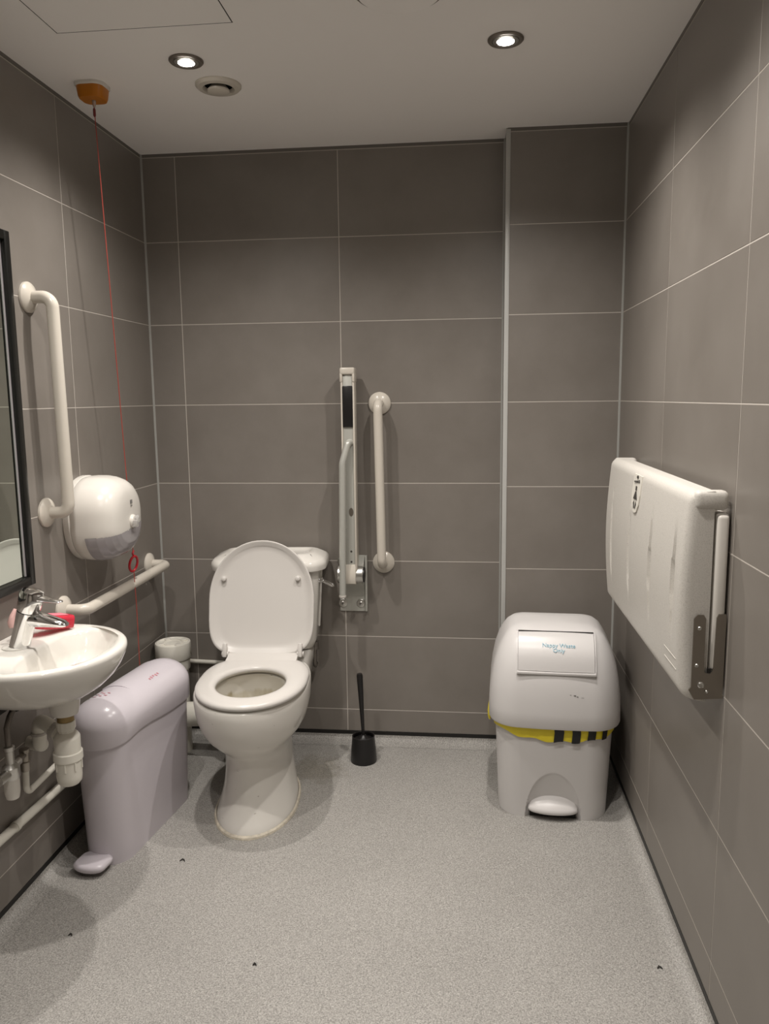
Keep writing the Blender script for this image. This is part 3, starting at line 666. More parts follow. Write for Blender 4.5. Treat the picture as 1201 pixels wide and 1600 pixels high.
# liner: yellow bag folded over the body, hanging below the lid, with black printed bars
def liner_ring(z, off):
    return nring(0.190+off, 0.173+off, 0.078, z)
def lz(x, y):          # lower edge of the liner: deepest at front centre
    if y > -0.05: return 0.300
    return 0.300 - 0.026*math.cos(min(1, abs(x-0.01)/0.19)*PI/2) + 0.004*math.sin(x*70)
random.seed(3)
base = liner_ring(0.0, 0.0); nn = len(base)
rows = []
for kk, (fz, off) in enumerate(((0.0, 0.0045), (0.3, 0.007), (0.65, 0.006), (1.0, 0.004))):
    rr = nring(0.190+off, 0.173+off, 0.078, 0)
    rows.append([(x, y + random.uniform(-0.001, 0.001), lz(x, y)+(0.345-lz(x, y))*fz) for x, y, z in rr])
lm = MB().loft(rows, False, False)
LN = mk('liner', lm, M_YELLOW, NB, local=True, angle=70)
for (xa, xb) in ((-0.004, 0.026), (0.052, 0.078), (0.101, 0.126), (0.146, 0.162)):
    sm = MB(); nseg = 4; q0 = []; q1 = []; q2 = []
    for k in range(nseg+1):
        x = xa+(xb-xa)*k/nseg
        # front surface of the liner ring at this x
        hx, hy, r = 0.1965, 0.1795, 0.078
        if abs(x) <= hx-r: yy = -hy
        else: yy = -(hy-r) - math.sqrt(max(0, r*r-(abs(x)-(hx-r))**2))
        yy -= 0.012*(1-(x/hx)**2)+0.0022
        z0 = lz(x, yy)-0.001
        q0.append((x, yy, z0)); q1.append((x+0.003, yy-0.001, (z0+0.34)/2)); q2.append((x, yy, 0.34))
    m5 = nseg+1
    back = [(x, y+0.0018, z) for x, y, z in q0+q1+q2]
    fr = q0+q1+q2
    fs = [(r*m5+i, r*m5+i+1, (r+1)*m5+i+1, (r+1)*m5+i) for r in range(2) for i in range(nseg)]
    sm.add(fr, fs)
    mk('black_bar', sm, M_BLACKBAG, LN, local=True)
mk('liner_bulge', MB().loft([[(-0.2085+0.007*math.cos(2*PI*k/12)*s, -0.085+0.018*math.sin(2*PI*k/12)*s, 0.318+dz) for k in range(12)] for s, dz in ((0.4, -0.022), (0.9, -0.01), (1, 0.01), (0.7, 0.03), (0.3, 0.045))]), M_YELLOW, LN, local=True)
# lid: domed hood
hood = [(0.3205, 0.197, 0.182), (0.321, 0.2075, 0.1925), (0.329, 0.2105, 0.1955), (0.37, 0.2105, 0.1955), (0.42, 0.2085, 0.193), (0.47, 0.203, 0.187), (0.52, 0.194, 0.176), (0.565, 0.181, 0.160), (0.592, 0.168, 0.145), (0.614, 0.155, 0.128), (0.630, 0.138, 0.106), (0.639, 0.112, 0.076), (0.644, 0.06, 0.04), (0.645, 0.02, 0.015)]
hood = [(z if z < 0.42 else 0.42+(z-0.42)*0.93, a_, b_) for z, a_, b_ in hood]
hr = []
for z, hx, hy in hood:
    hr.append(nring(hx, hy, min(hx, hy)*0.45 if hx > 0.05 else hy*0.9, z, y0=0.0, bulge=0.013*hx/0.2))
HD = mk('lid', MB().loft(hr), M_BIN, NB, local=True, angle=50)
def hood_y(z, x):
    for (z0, a0, b0), (z1, a1, b1) in zip(hood[1:], hood[2:]):
        if z0 <= z <= z1:
            u = (z-z0)/(z1-z0); hx = a0+(a1-a0)*u; hy = b0+(b1-b0)*u
            return -(hy + 0.013*hx/0.2*(1-(x/hx)**2))
    return -0.05
# swing flap set slightly proud of the hood, with its ledge
fz0, fz1 = 0.508, 0.616
rows = []
for j in range(9):
    z = fz0+(fz1-fz0)*j/8; row = []
    for k in range(13):
        x = -0.118+0.236*k/12
        yy = hood_y(min(z, 0.614), x*0.85)-0.0035 - 0.005*math.sin(PI*j/8)
        row.append((x, yy, z))
    rows.append(row)
V = [p for r in rows for p in r]; N = len(V)
fs = [(j*13+k, j*13+k+1, (j+1)*13+k+1, (j+1)*13+k) for j in range(8) for k in range(12)]
Bk = [(x, y+0.03, z) for x, y, z in V]
fs += [(N+j*13+k+13, N+j*13+k+14, N+j*13+k+1, N+j*13+k) for j in range(8) for k in range(12)]
bd = list(range(13)) + [j*13+12 for j in range(1, 9)] + [8*13+k for k in range(11, -1, -1)] + [j*13 for j in range(7, 0, -1)]
fs += [(bd[i], bd[(i+1) % len(bd)], N+bd[(i+1) % len(bd)], N+bd[i]) for i in range(len(bd))]
FP = mk('flap', MB().add(V+Bk, fs), M_BIN, HD, local=True, angle=40)
def fy_at(z): return hood_y(min(z, 0.614), 0)-0.0035-0.005*math.sin(PI*(z-fz0)/(fz1-fz0))
yl = fy_at(fz0)
mk('flap_ledge', MB().box(-0.122, 0.122, yl-0.004, yl+0.03, fz0-0.011, fz0-0.002, 0.002), M_BIN, HD, local=True)
yt = hood_y(fz1, 0)
for sx in (-1, 1):
    fr_ = []
    for zz in [fz0-0.01+(fz1-fz0+0.008)*k/8 for k in range(9)]:
        yy = hood_y(min(zz, 0.614), 0.10)-0.005
        fr_.append([(sx*0.1195, yy, zz), (sx*0.1235, yy, zz), (sx*0.1235, yy+0.02, zz), (sx*0.1195, yy+0.02, zz)])
    mk('flap_surround', MB().loft(fr_), M_BIN, HD, local=True, smooth=False)
mk('flap_gap', MB().box(-0.118, 0.118, fy_at(fz1)-0.0005, fy_at(fz1)+0.004, fz1+0.0003, fz1+0.0016), M_DARK, HD, local=True, smooth=False)
tz = 0.577
slope = math.atan2(fy_at(tz+0.02)-fy_at(tz-0.02), 0.04)
tm = text_mesh('Nappy Waste\nOnly', 0.0185)
mk('lettering', MB().add(tm.v, tm.f, Matrix.Translation((0.008, fy_at(tz)-0.0012, tz)) @ Matrix.Rotation(PI/2-slope, 4, 'X')), M_BLUEINK, FP, local=True, smooth=False, label='pale blue lettering reading Nappy Waste Only')
sc = MB()
for (x, z, w, h) in ((0.058, 0.436, 0.010, 0.004), (0.066, 0.433, 0.008, 0.003), (0.045, 0.438, 0.006, 0.002), (0.082, 0.430, 0.012, 0.0012)):
    y = hood_y(z, x)-0.0012; sc.add([(x-w/2, y, z), (x, y, z-h/2), (x+w/2, y, z-h*0.2), (x+w*0.1, y, z+h/2)], [(0, 1, 2, 3)])
mk('scuff_mark', sc, M_INK, HD, local=True, smooth=False)

# ------------------------------------------------------------------ toilet brush
bx, by = 0.694, -0.165
t = thing('brush_holder', 'black tapered pot holding the toilet brush', 'brush pot', (bx, by, 0))
mk('pot', MB().lathe([(0.049, 0.0), (0.050, 0.004), (0.047, 0.05), (0.0425, 0.096), (0.043, 0.100), (0.040, 0.1015), (0.038, 0.098), (0.0395, 0.09), (0.044, 0.012), (0.001, 0.01)], bx, by, 40), M_BLACK, t)
t = thing('toilet_brush', 'black toilet brush standing upright in its black pot', 'brush', (bx, by, 0.012))
mk('bristle_head', MB().lathe([(0.014, 0.014), (0.026, 0.022), (0.029, 0.05), (0.026, 0.075), (0.012, 0.08)], bx, by, 24), M_BLACK, t)
mk('splash_disc', MB().lathe([(0.012, 0.081), (0.036, 0.083), (0.036, 0.087), (0.014, 0.096), (0.008, 0.104)], bx, by, 28), M_BLACK, t)
mk('handle', MB().tube([(bx, by, 0.10), (bx-0.002, by, 0.14), (bx-0.007, by+0.002, 0.25), (bx-0.011, by+0.003, 0.335), (bx-0.0115, by+0.003, 0.343)], [0.006, 0.0065, 0.0095, 0.0118, 0.0095], 16), M_BLACK, t)

# ------------------------------------------------------------------ mirror
t = thing('mirror', 'black framed mirror above the basin on the left wall', 'mirror', (XL, -1.24, 0.87))
my0, my1, mz0, mz1 = -1.52, -0.945, 0.868, 1.806; fw = 0.024
f = MB()
f.box(XL+0.001, XL+0.022, my1-fw, my1, mz0, mz1, 0.002).box(XL+0.001, XL+0.022, my0, my0+fw, mz0, mz1, 0.002)
f.box(XL+0.001, XL+0.022, my0+fw, my1-fw, mz0, mz0+fw, 0.002).box(XL+0.001, XL+0.022, my0+fw, my1-fw, mz1-fw, mz1, 0.002)
mk('frame', f, M_FRAME, t)
gl = mk('glass', MB().box(XL+0.003, XL+0.009, my0+fw, my1-fw, mz0+fw, mz1-fw), M_MIRROR, t, smooth=False)
mk('glass_edge', MB().box(XL+0.008, XL+0.0105, my1-fw-0.008, my1-fw-0.001, mz0+fw+0.002, mz1-fw), M_GREYP, t, smooth=False)

# ------------------------------------------------------------------ paper dispenser
dy, dz = -0.612, 1.003
t = thing('paper_dispenser', 'round white toilet paper dispenser with smoky window on the left wall', 'dispenser', (XL, dy, dz))
def dring(hy, hz, r, x, zo=0.0): return [(x, dy+a, dz+b+zo) for a, b, _ in rrect(0, 0, hy, hz, r, 0, 10)]
mk('back_plate', MB().loft([dring(0.131, 0.131, 0.128, XL+0.0005), dring(0.133, 0.133, 0.13, XL+0.006), dring(0.133, 0.133, 0.13, XL+0.020), dring(0.128, 0.128, 0.125, XL+0.024)]), M_WHITE, t)
prof = [(0.020, 0.125), (0.026, 0.130), (0.045, 0.1315), (0.075, 0.131), (0.10, 0.127), (0.122, 0.119), (0.138, 0.108), (0.149, 0.094), (0.155, 0.078), (0.158, 0.05), (0.159, 0.02)]
CV = mk('cover', MB().loft([dring(h, h*1.0, h*0.84, XL+x) for x, h in prof]), M_WHITE, t, angle=50)
def cover_r(x):
    for (x0, h0), (x1, h1) in zip(prof, prof[1:]):
        if x0 <= x-XL <= x1: return h0+(h1-h0)*(x-XL-x0)/(x1-x0)
    return 0.02
# smoky window: the lower front of the cover, a hair proud, bounded above by a sloping edge
def ringpt(h, a):
    r = h*0.84; c = h-r; ca, sa = math.cos(a), math.sin(a); best = None
    # ray from the centre to the rounded-square outline
    lo_, hi_ = 0.0, 2*h
    for _ in range(24):
        m_ = (lo_+hi_)/2; px, pz = abs(m_*ca), abs(m_*sa)
        qx_, qz_ = max(px-c, 0), max(pz-c, 0)
        if px <= h and pz <= h and math.hypot(qx_, qz_) <= r: lo_ = m_
        else: hi_ = m_
    return lo_*ca, lo_*sa
xs = [0.066+(0.1590-0.066)*math.sin(PI/2*k/70) for k in range(71)]
na = 240; grid = []
for xi in xs:
    h = cover_r(XL+min(xi, 0.1585)); row = []
    for k in range(na+1):
        a = math.radians(-2-168*k/na); a_, b_ = ringpt(h, a)
        nx_ = max(0.0, min(1.0, (xi-0.10)/0.055)); q = 1+0.0014*(1-nx_)/max(h, 0.02)
        row.append((XL+xi+0.0012*nx_, dy+a_*q, dz+b_*q))
    grid.append(row)
def below(p): return p[2] < dz-0.030+0.12*(p[1]-dy)
ids = {}; wv = []; wf = []
def vid(i, k):
    if (i, k) not in ids: ids[(i, k)] = len(wv); wv.append(grid[i][k])
    return ids[(i, k)]
for i in range(len(xs)-1):
    for k in range(na):
        if all(below(grid[a][b]) for a, b in ((i, k), (i, k+1), (i+1, k+1), (i+1, k))):
            wf.append((vid(i, k), vid(i, k+1), vid(i+1, k+1), vid(i+1, k)))
mk('window', MB().add(wv, wf), M_GREYP, CV, angle=60)
mk('lock_knob', MB().lathe([(0.020, XL+0.157), (0.021, XL+0.163), (0.017, XL+0.168), (0.012, XL+0.169)], dy+0.004, dz-0.012, 24, 'x'), M_WHITE, CV)
mk('knob_tip', MB().box(XL+0.163, XL+0.182, dy-0.014, dy+0.006, dz-0.030, dz-0.008, 0.005, 2).lathe([(0.012, XL+0.163), (0.012, XL+0.176), (0.009, XL+0.180), (0.002, XL+0.181)], dy+0.010, dz-0.006, 18, 'x'), M_CLEAR, CV)
lg = MB().box(XL+0.1592, XL+0.1600, dy-0.004, dy+0.010, dz+0.044, dz+0.056).box(XL+0.1592, XL+0.1600, dy-0.003, dy+0.009, dz+0.036, dz+0.0385)
mk('printed_logo', lg, mat('grey_ink', (0.22, 0.21, 0.20), 0.6), CV, smooth=False)

# ------------------------------------------------------------------ basin
ycn = -1.140; zr = 0.750
BS = thing('wash_basin', 'small white wall hung hand basin', 'basin', (XL, ycn, 0.62))
def bring(z, hy, xf, xb=XL+0.0005, xc=0.0, eb=5.0, ef=2.0, n=72, yo=0.0):
    out = []
    for i in range(n):
        a = 2*PI*i/n; c, s = math.cos(a), math.sin(a)
        e = 2/ef if c > 0 else 2/eb
        out.append((xc+((xf-xc) if c > 0 else (xc-xb))*sup(c, e), ycn+yo+hy*sup(s, 2/2.1 if c > 0 else 2/eb), z))
    return out
bo = [bring(0.618, 0.05, 0.06), bring(0.622, 0.085, 0.095), bring(0.634, 0.125, 0.13), bring(0.652, 0.152, 0.158), bring(0.675, 0.180, 0.182), bring(0.700, 0.199, 0.199), bring(0.722, 0.209, 0.209), bring(0.737, 0.213, 0.213), bring(0.745, 0.212, 0.212), bring(zr, 0.207, 0.207), bring(zr, 0.193, 0.193, XL+0.006)]
def bin_(z, hy, xf, xb): return bring(z, hy, xf, xb, xc=0.08, eb=2.6)
bi = [bin_(zr-0.003, 0.180, 0.180, -0.012), bin_(zr-0.012, 0.171, 0.171, -0.004), bin_(0.70, 0.155, 0.158, 0.004), bin_(0.665, 0.13, 0.135, 0.012), bin_(0.648, 0.085, 0.105, 0.028), bin_(0.643, 0.03, 0.075, 0.045)]
mk('bowl', MB().loft(bo+bi), M_CHINA, BS, angle=60)
mk('waste_boss', MB().lathe([(0.040, 0.630), (0.0385, 0.60), (0.036, 0.580), (0.033, 0.570), (0.02, 0.568)], 0.05, -1.125, 32), M_CHINA, BS)
mk('fixing_bracket', MB().box(XL+0.002, XL+0.075, ycn-0.12, ycn-0.02, 0.606, 0.622, 0.004).box(XL+0.002, XL+0.05, ycn-0.03, ycn+0.045, 0.610, 0.624, 0.004), M_DARK, BS)
mk('tap_boss', MB().lathe([(0.034, zr-0.004), (0.033, zr+0.002), (0.028, zr+0.004)], -0.060, ycn, 28), M_CHINA, BS)

# mixer tap
tx, ty = -0.049, ycn; zt = zr+0.004
TP = thing('mixer_tap', 'chrome lever mixer tap on the basin', 'tap', (tx, ty, zt))
lean = Vector((0.047, 0.0, 0.145))
b0 = Vector((tx, ty, zt))
mk('body', MB().tube([tuple(b0), tuple(b0+lean*0.02), tuple(b0+lean*0.3), tuple(b0+lean*0.62)], [0.0255, 0.025, 0.0245, 0.027], 28), M_CHROME, TP)
hb = b0+lean*0.63
LV = mk('lever_head', MB().tube([tuple(hb), tuple(hb+lean*0.02), tuple(hb+lean*0.30), tuple(hb+lean*0.355), tuple(hb+lean*0.37)], [0.0265, 0.0285, 0.0305, 0.026, 0.015], 28), M_CHROME, TP)
lt = hb+lean*0.20
C16 = [(math.cos(2*PI*k/16), math.sin(2*PI*k/16)) for k in range(16)]
mk('lever', MB().loft([[tuple(lt+Vector((dx, yy*w, zz*h+zo))) for yy, zz in C16] for dx, w, h, zo in ((0.012, 0.020, 0.012, 0.006), (0.035, 0.018, 0.007, 0.002), (0.055, 0.013, 0.0045, -0.002), (0.076, 0.011, 0.004, -0.004), (0.082, 0.006, 0.002, -0.004))]), M_CHROME, LV)
sp0 = b0+lean*0.5
mk('spout', MB().loft([[tuple(sp0+Vector((dx, yy*w, zz*h+zo))) for yy, zz in C16] for dx, w, h, zo in ((-0.008, 0.020, 0.024, 0.004), (0.018, 0.0235, 0.023, 0.000), (0.045, 0.0225, 0.018, -0.004), (0.075, 0.0205, 0.013, -0.009), (0.098, 0.017, 0.0085, -0.013), (0.107, 0.010, 0.004, -0.015))]), M_CHROME, TP)

# soap bottle lying behind the tap, pump end propped up
SP = thing('soap_bottle', 'pink hand soap pump bottle lying behind the tap', 'soap bottle', (-0.03, -1.01, zr))
sa = Vector((-0.022, -0.985, zr+0.0235)); sdir = (Vector((-0.088, -1.105, zr+0.050))-sa).normalized()
ssx = sdir.cross(Vector((0, 0, 1))).normalized(); ssz = ssx.cross(sdir)
MS = Matrix((ssx, sdir, ssz)).transposed().to_4x4(); MS.translation = sa
def srect(y, hx, hz, r): return [(a, y, b) for a, b, _ in rrect(0, 0, hx, hz, r, 0, 5)]
mk('bottle', MB().loft([srect(-0.028, 0.016, 0.013, 0.008), srect(-0.026, 0.024, 0.018, 0.010), srect(0.05, 0.026, 0.019, 0.012), srect(0.075, 0.022, 0.017, 0.014), srect(0.092, 0.012, 0.012, 0.010), srect(0.098, 0.011, 0.011, 0.0105)], M=MS), M_PINKGEL, SP)
mk('bottle_label', MB().box(-0.018, 0.018, -0.01, 0.045, 0.0185, 0.0195, M=MS), mat('pink_label', (0.80, 0.22, 0.28), 0.4), SP, smooth=False)
mk('pump', MB().lathe([(0.013, 0.098), (0.013, 0.116), (0.006, 0.118), (0.0055, 0.140)], 0.0, 0.0, 18, 'y', MS).tube([tuple(MS @ Vector(q)) for q in ((0, 0.137, -0.008), (0, 0.142, 0.004), (0, 0.140, 0.02), (0, 0.134, 0.038))], [0.009, 0.009, 0.007, 0.0045], 12), M_PINKPUMP, SP)

# ------------------------------------------------------------------ bottle trap and pipes under the basin
qx, qy = 0.05, -1.125
BT = thing('bottle_trap', 'white plastic bottle trap under the basin', 'waste trap', (qx, qy, 0.376))
mk('waste_tail', MB().lathe([(0.021, 0.568), (0.021, 0.545)], qx, qy, 24), M_BRASS, BT)
mk('nut', MB().lathe([(0.023, 0.550), (0.024, 0.547), (0.024, 0.530), (0.021, 0.527), (0.020, 0.515)], qx, qy, 12), M_PVC, BT, angle=20)
mk('trap_body', MB().lathe([(0.021, 0.521), (0.028, 0.515), (0.0325, 0.508), (0.033, 0.503), (0.0325, 0.466)], qx, qy, 36), M_PVC, BT)
mk('collar', MB().lathe([(0.033, 0.468), (0.0365, 0.466), (0.037, 0.447), (0.034, 0.443)], qx, qy, 36), M_PVC, BT)
CU = mk('cup', MB().lathe([(0.0325, 0.446), (0.032, 0.40), (0.030, 0.386), (0.024, 0.379), (0.01, 0.377)], qx, qy, 36), M_PVC, BT)
for k in range(8):
    a = 2*PI*k/8+0.2
    mk('grip_rib', MB().box(-0.0015, 0.0015, -0.0025, 0.0025, 0.420, 0.444, 0.001, 1, Matrix.Translation((qx+0.0335*math.cos(a), qy+0.0335*math.sin(a), 0)) @ Matrix.Rotation(a, 4, 'Z')), M_PVC, CU, smooth=False)
op = arc_path([(qx-0.022, qy+0.008, 0.504), (qx-0.07, qy+0.034, 0.522), (-0.060, qy+0.062, 0.522), (-0.066, qy+0.066, 0.452), (-0.076, qy+0.095, 0.434), (XL+0.002, qy+0.118, 0.430)], 0.030, 7)
mk('outlet_pipe', MB().tube(op, 0.0185, 20), M_PVC, BT)
mk('outlet_nut', MB().lathe([(0.0215, qx-0.056), (0.0235, qx-0.053), (0.0235, qx-0.036), (0.020, qx-0.032)], qy, 0.510, 16, 'x', Matrix.Translation((qx, qy, 0)) @ Matrix.Rotation(-0.5, 4, 'Z') @ Matrix.Translation((-qx, -qy, 0))), M_PVCG, BT, angle=20)
for zc_, yy_ in ((0.472, 0.004),):
    mk('pipe_joint', MB().lathe([(0.0205, 0.480), (0.0215, 0.484), (0.0205, 0.488)], -0.064, qy+0.064, 20), M_PVCG, BT)
# valve and hoses at the left edge
t = thing('mixing_valve', 'chrome mixing valve with white cap beneath the basin', 'valve', (-0.06, -1.205, 0.37))
mk('cap', MB().lathe([(0.010, 0.372), (0.016, 0.376), (0.019, 0.392), (0.0195, 0.43)], -0.06, -1.205, 20), M_WHITE, t)
mk('valve_body', MB().lathe([(0.020, 0.428), (0.0215, 0.432), (0.0215, 0.458), (0.016, 0.464), (0.011, 0.468), (0.011, 0.50), (0.013, 0.502), (0.013, 0.512), (0.010, 0.514)], -0.06, -1.205, 20).lathe([(0.013, -1.26), (0.013, -1.215)], -0.06, 0.445, 16, 'y').lathe([(0.010, -1.2), (0.010, -1.155)], -0.068, 0.450, 14, 'y'), M_ALU, t)
mk('flexible_hose', MB().tube([(-0.06, -1.205, 0.51), (-0.062, -1.203, 0.56), (-0.06, -1.19, 0.585), (-0.059, -1.17, 0.600)], 0.008, 12), M_HOSE, t)
mk('tap_tail', MB().lathe([(0.012, 0.592), (0.014, 0.599), (0.012, 0.603)], -0.059, -1.168, 14), M_DARK, t)
t = thing('service_pipe', 'thin white pipe with chrome elbow behind the bottle trap', 'pipe', (-0.100, -1.10, 0.33))
mk('pipe', MB().tube(arc_path([(-0.095, -1.085, 0.405), (-0.100, -1.083, 0.318), (-0.115, -0.60, 0.326)], 0.025), 0.0085, 14), M_PVC, t)
mk('elbow_fitting', MB().lathe([(0.0115, 0.405), (0.0125, 0.408), (0.0125, 0.43), (0.010, 0.433), (0.010, 0.455), (0.0135, 0.457), (0.0135, 0.466), (0.008, 0.468)], -0.095, -1.085, 16, 'z', Matrix.Translation((0, 0, -0.018))).tube([(-0.095, -1.087, 0.432), (-0.088, -1.125, 0.440), (-0.07, -1.16, 0.450)], 0.008, 10), M_STEEL, t)
t = thing('waste_run_pipe', 'white pipe running low along the left wall beneath the basin', 'pipe', (XL+0.014, -1.0, 0.22))
mk('pipe', MB().tube([(XL+0.0145, -1.75, 0.262), (XL+0.0145, -1.2, 0.247), (XL+0.0145, -0.55, 0.226)], 0.0125, 16), M_PVC, t)
for yy in (-1.12, -0.72):
    mk('pipe_clip', MB().lathe([(0.0145, yy-0.007), (0.0145, yy+0.007)], XL+0.0147, 0.2445-(yy+1.12)*-0.032 if False else 0.2445-(yy+1.12)*0.0323, 18, 'y'), M_PVC, t)

# ------------------------------------------------------------------ baby changing table (folded)
CT = thing('baby_changing_table', 'folded off-white baby changing table on the right wall', 'changing table', (XR, -0.87, 0.72))
cy0, cy1, cz0, cz1 = -1.318, -0.425, 0.727, 1.172
XF = 1.534      # front plane at top
def cpanel(x, dy_, dz0, dz1, r, n=8):
    """outline in y-z at depth x"""
    ym = (cy0+cy1)/2; hy = (cy1-cy0)/2-dy_; zm = (cz0+dz0+cz1-dz1)/2; hz = (cz1-dz1-cz0-dz0)/2
    return [(x, ym+a, zm+b) for a, b, _ in rrect(0, 0, hy, hz, r, 0, n)]
# bulging front: built as a grid so that the ribs are real relief
ny, nz = 121, 41; dep = 0.084
def front_x(y, z):
    u = (z-cz0)/(cz1-cz0)
    x = XF - 0.015*math.sin(PI*min(1, max(0, u*0.92+0.04)))          # belly
    ey = min(y-cy0, cy1-y); ez = min(z-cz0, cz1-z); r = 0.022
    for e in (ey, ez):
        if e < r: x += r-math.sqrt(max(0, r*r-(r-e)**2))
    # tapering vertical grooves
    for yc, za, zb in ((-0.530, 0.80, 1.095), (-0.785, 0.805, 1.095), (-1.030, 0.805, 1.10), (-1.245, 0.845, 1.10)):
        if za < z < zb:
            v = (z-za)/(zb-za); w = 0.003+0.015*math.sin(PI*v)
            dd = y-yc
            if -w < dd < w*0.35:
                x += 0.020*math.sin(PI*v)*(1-abs((dd+w*0.1)/w))**0.8 if abs((dd+w*0.1)/w) < 1 else 0
    return x
ysv = [cy0+(cy1-cy0)*i/(ny-1) for i in range(ny)]
def ez_sp(n):
    return [cz0+(cz1-cz0)*(0.5-0.5*math.cos(PI*k/(n-1))*1.0) for k in range(n)]
def ey_sp():
    e = [0, .0015, .004, .008, .014, .022]
    core = [cy0+0.022+(cy1-cy0-0.044)*i/150 for i in range(1, 150)]
    return [cy0+a for a in e]+core+[cy1-a for a in reversed(e)]
YS = ey_sp(); ZS = ez_sp(nz)
ny = len(YS)
fm = MB(); V = [(front_x(y, z), y, z) for z in ZS for y in YS]
fs = [(j*ny+i, j*ny+i+1, (j+1)*ny+i+1, (j+1)*ny+i) for j in range(nz-1) for i in range(ny-1)]
N = len(V)
bd = list(range(ny)) + [j*ny+ny-1 for j in range(1, nz)] + [(nz-1)*ny+i for i in range(ny-2, -1, -1)] + [j*ny for j in range(nz-2, 0, -1)]
XBK = XR-0.034
Bv = [(XBK, V[i][1], V[i][2]) for i in bd]
nb_ = len(bd)
fs += [(bd[i], bd[(i+1) % nb_], N+(i+1) % nb_, N+i) for i in range(nb_)]
fs.append(tuple(N+i for i in range(nb_)))
fm.add(V+Bv, fs)
BED = mk('folding_bed', fm, M_GRAN, CT, angle=40)
# top lip that caps the unit at both ends and reaches the wall
mk('top_lip', MB().box(XF+0.006, XR-0.006, cy0-0.004, cy0+0.030, cz1-0.040, cz1+0.001, 0.012, 3), M_GRAN, CT)
mk('top_lip', MB().box(XF+0.006, XR-0.006, cy1-0.03, cy1+0.002, cz1-0.04, cz1+0.001, 0.012, 3), M_GRAN, CT)
mk('wall_frame', MB().box(XR-0.030, XR-0.001, cy0+0.002, cy1-0.01, cz0+0.02, cz1-0.045, 0.010, 3), M_WHITE, CT)
mk('support_strut', MB().box(XR-0.0285, XR-0.004, cy0-0.006, cy0+0.020, 0.795, cz1-0.048, 0.008, 3), M_WHITE, CT)
hp = [(XF+0.013, 0.760), (XF+0.008, 0.754), (XF+0.015, 0.742), (XF+0.020, 0.733), (XR-0.003, 0.737), (XR-0.003, 0.918), (XR-0.018, 0.918), (XR-0.022, 0.910), (XR-0.024, 0.800), (XR-0.030, 0.790), (XR-0.040, 0.792), (XR-0.043, 0.800), (XR-0.043, 0.908), (XR-0.048, 0.916), (XF+0.020, 0.916), (XF+0.013, 0.908)]
HP = mk('hinge_plate', MB().prism(hp, cy0-0.0095, cy0-0.0062, 'xz'), M_STEEL, CT, smooth=False, label='brown grey steel hinge plate')
for (hx_, hz_, rr) in ((XF+0.024, 0.888, 0.004), (XF+0.022, 0.808, 0.004), (XF+0.032, 0.766, 0.0068), (XF+0.044, 0.752, 0.0035)):
    mk('screw', MB().lathe([(rr, cy0-0.0095), (rr, cy0-0.012), (rr*0.7, cy0-0.0135), (rr*0.3, cy0-0.0125)], hx_, hz_, 16, 'y'), M_ALU, HP)
mk('hinge_pin_hole', MB().box(XR-0.036, XR-0.027, cy0-0.0060, cy0-0.0040, 0.788, 0.800), M_DARK, CT, smooth=False)
mk('hinge_plate', MB().prism(hp, cy1+0.004, cy1+0.007, 'xz'), M_STEEL, CT, smooth=False)
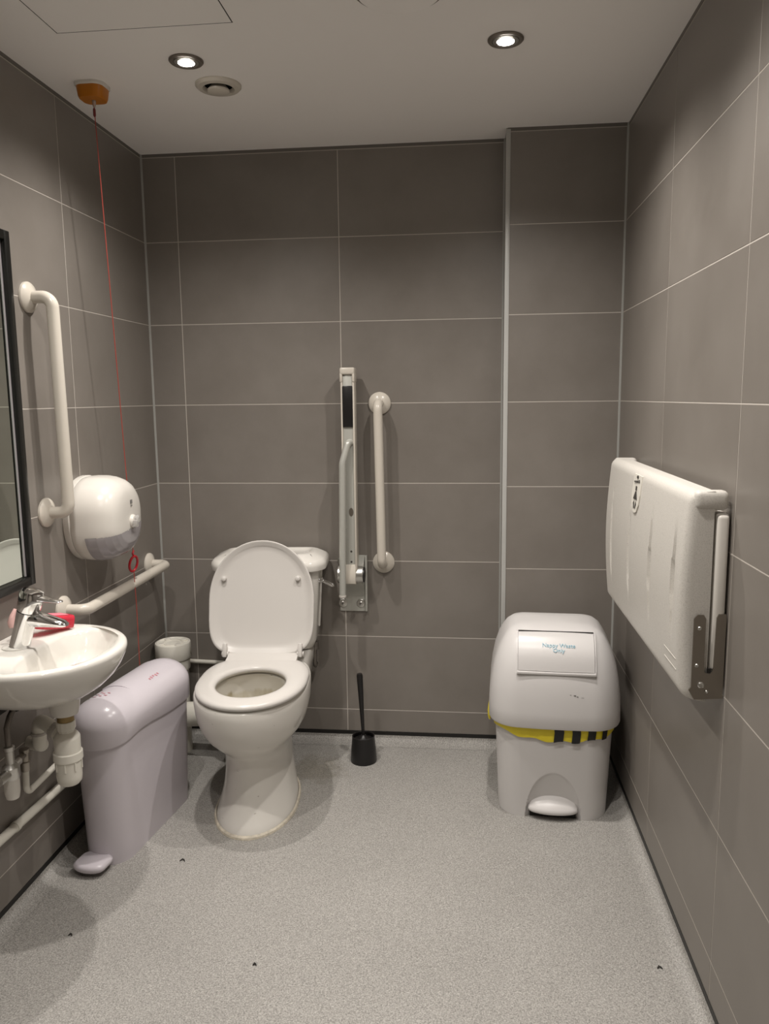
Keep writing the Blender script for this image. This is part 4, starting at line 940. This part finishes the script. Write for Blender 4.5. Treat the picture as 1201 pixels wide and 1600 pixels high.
# label plate with emblem
ly, lz0, lz1 = -0.842, 1.058, 1.158
lab = [(ly-0.0465, lz1), (ly-0.0465, lz1-0.05), (ly-0.0403, lz0+0.025), (ly-0.0217, lz0+0.004), (ly, lz0), (ly+0.0217, lz0+0.004), (ly+0.0403, lz0+0.025), (ly+0.0465, lz1-0.05), (ly+0.0465, lz1)]
def on_front(poly, lift, thick):
    mb = MB(); a = [(front_x(y, z)-lift, y, z) for y, z in poly]; b = [(x+thick, y, z) for x, y, z in a]
    return mb.loft([b, a])
LB = mk('label_plate', on_front(lab, 0.003, 0.004), mat('label_white', (0.74, 0.71, 0.64), 0.35), BED, smooth=False)
def icon(poly): return on_front(poly, 0.0038, 0.0006)
ic = MB()
for poly in (
    [(ly+0.0093*math.cos(a), 1.153+0.004*math.sin(a)) for a in [2*PI*k/10 for k in range(10)]],
    [(ly-0.0310, 1.1400), (ly-0.0248, 1.1390), (ly-0.0186, 1.1470), (ly-0.0264, 1.1480)],
    [(ly-0.0155, 1.1390), (ly-0.0047, 1.1380), (ly-0.0062, 1.1450), (ly-0.0139, 1.1450)],
    [(ly-0.0016, 1.1380), (ly+0.0093, 1.1375), (ly+0.0078, 1.1430), (ly, 1.1440)],
    [(ly+0.0124, 1.1370), (ly+0.0202, 1.1370), (ly+0.0202, 1.1420), (ly+0.0139, 1.1420)],
    [(ly+0.0232, 1.1365), (ly+0.0310, 1.1365), (ly+0.0295, 1.1410), (ly+0.0248, 1.1410)],
    [(ly-0.0062, 1.1170), (ly+0.0062, 1.1170), (ly+0.0062, 1.1290), (ly-0.0062, 1.1290)],
    [(ly-0.0217, 1.0940), (ly+0.0217, 1.0940), (ly+0.0047, 1.1150), (ly-0.0047, 1.1150)],
    [(ly-0.0170, 1.0830), (ly-0.0093, 1.0680), (ly-0.0031, 1.0720), (ly-0.0093, 1.0900)],
    [(ly+0.0170, 1.0830), (ly+0.0093, 1.0680), (ly+0.0031, 1.0720), (ly+0.0093, 1.0900)],
): 
    q = icon(poly); ic.add(q.v, q.f)
mk('label_emblem', ic, M_INK, LB, smooth=False)
rc_ = MB(); 
for zz, d_ in ((0.806, 0.0), (0.782, 0.0)):
    q = on_front([(-1.285, zz-0.001), (-1.185, zz-0.001), (-1.185, zz+0.001), (-1.285, zz+0.001)], 0.0008, 0.004); rc_.add(q.v, q.f)
mk('moulded_panel_edge', rc_, M_GRAN, BED, smooth=False)

# ------------------------------------------------------------------ scraps on the floor
for (x, y, s, lab) in ((0.237, -0.86, 0.012, 'curled dark scrap on the floor between the toilet and lilac bin'), (0.065, -1.205, 0.008, 'dark speck of litter on the floor under the basin shadow'), (0.569, -1.267, 0.007, 'small dark speck of litter in the middle of the floor'), (1.545, -1.19, 0.009, 'dark smudge of litter at the foot of the right wall')):
    m = MB().tube([(x-s*0.6, y-s*0.3, 0.002), (x-s*0.1, y+s*0.35, 0.004), (x+s*0.4, y+s*0.1, 0.0025), (x+s*0.7, y-s*0.35, 0.002)], [0.0012, 0.0022, 0.002, 0.001], 6)
    tag(mk('floor_scrap', m, M_SCRAP_SHADE), lab, 'litter')
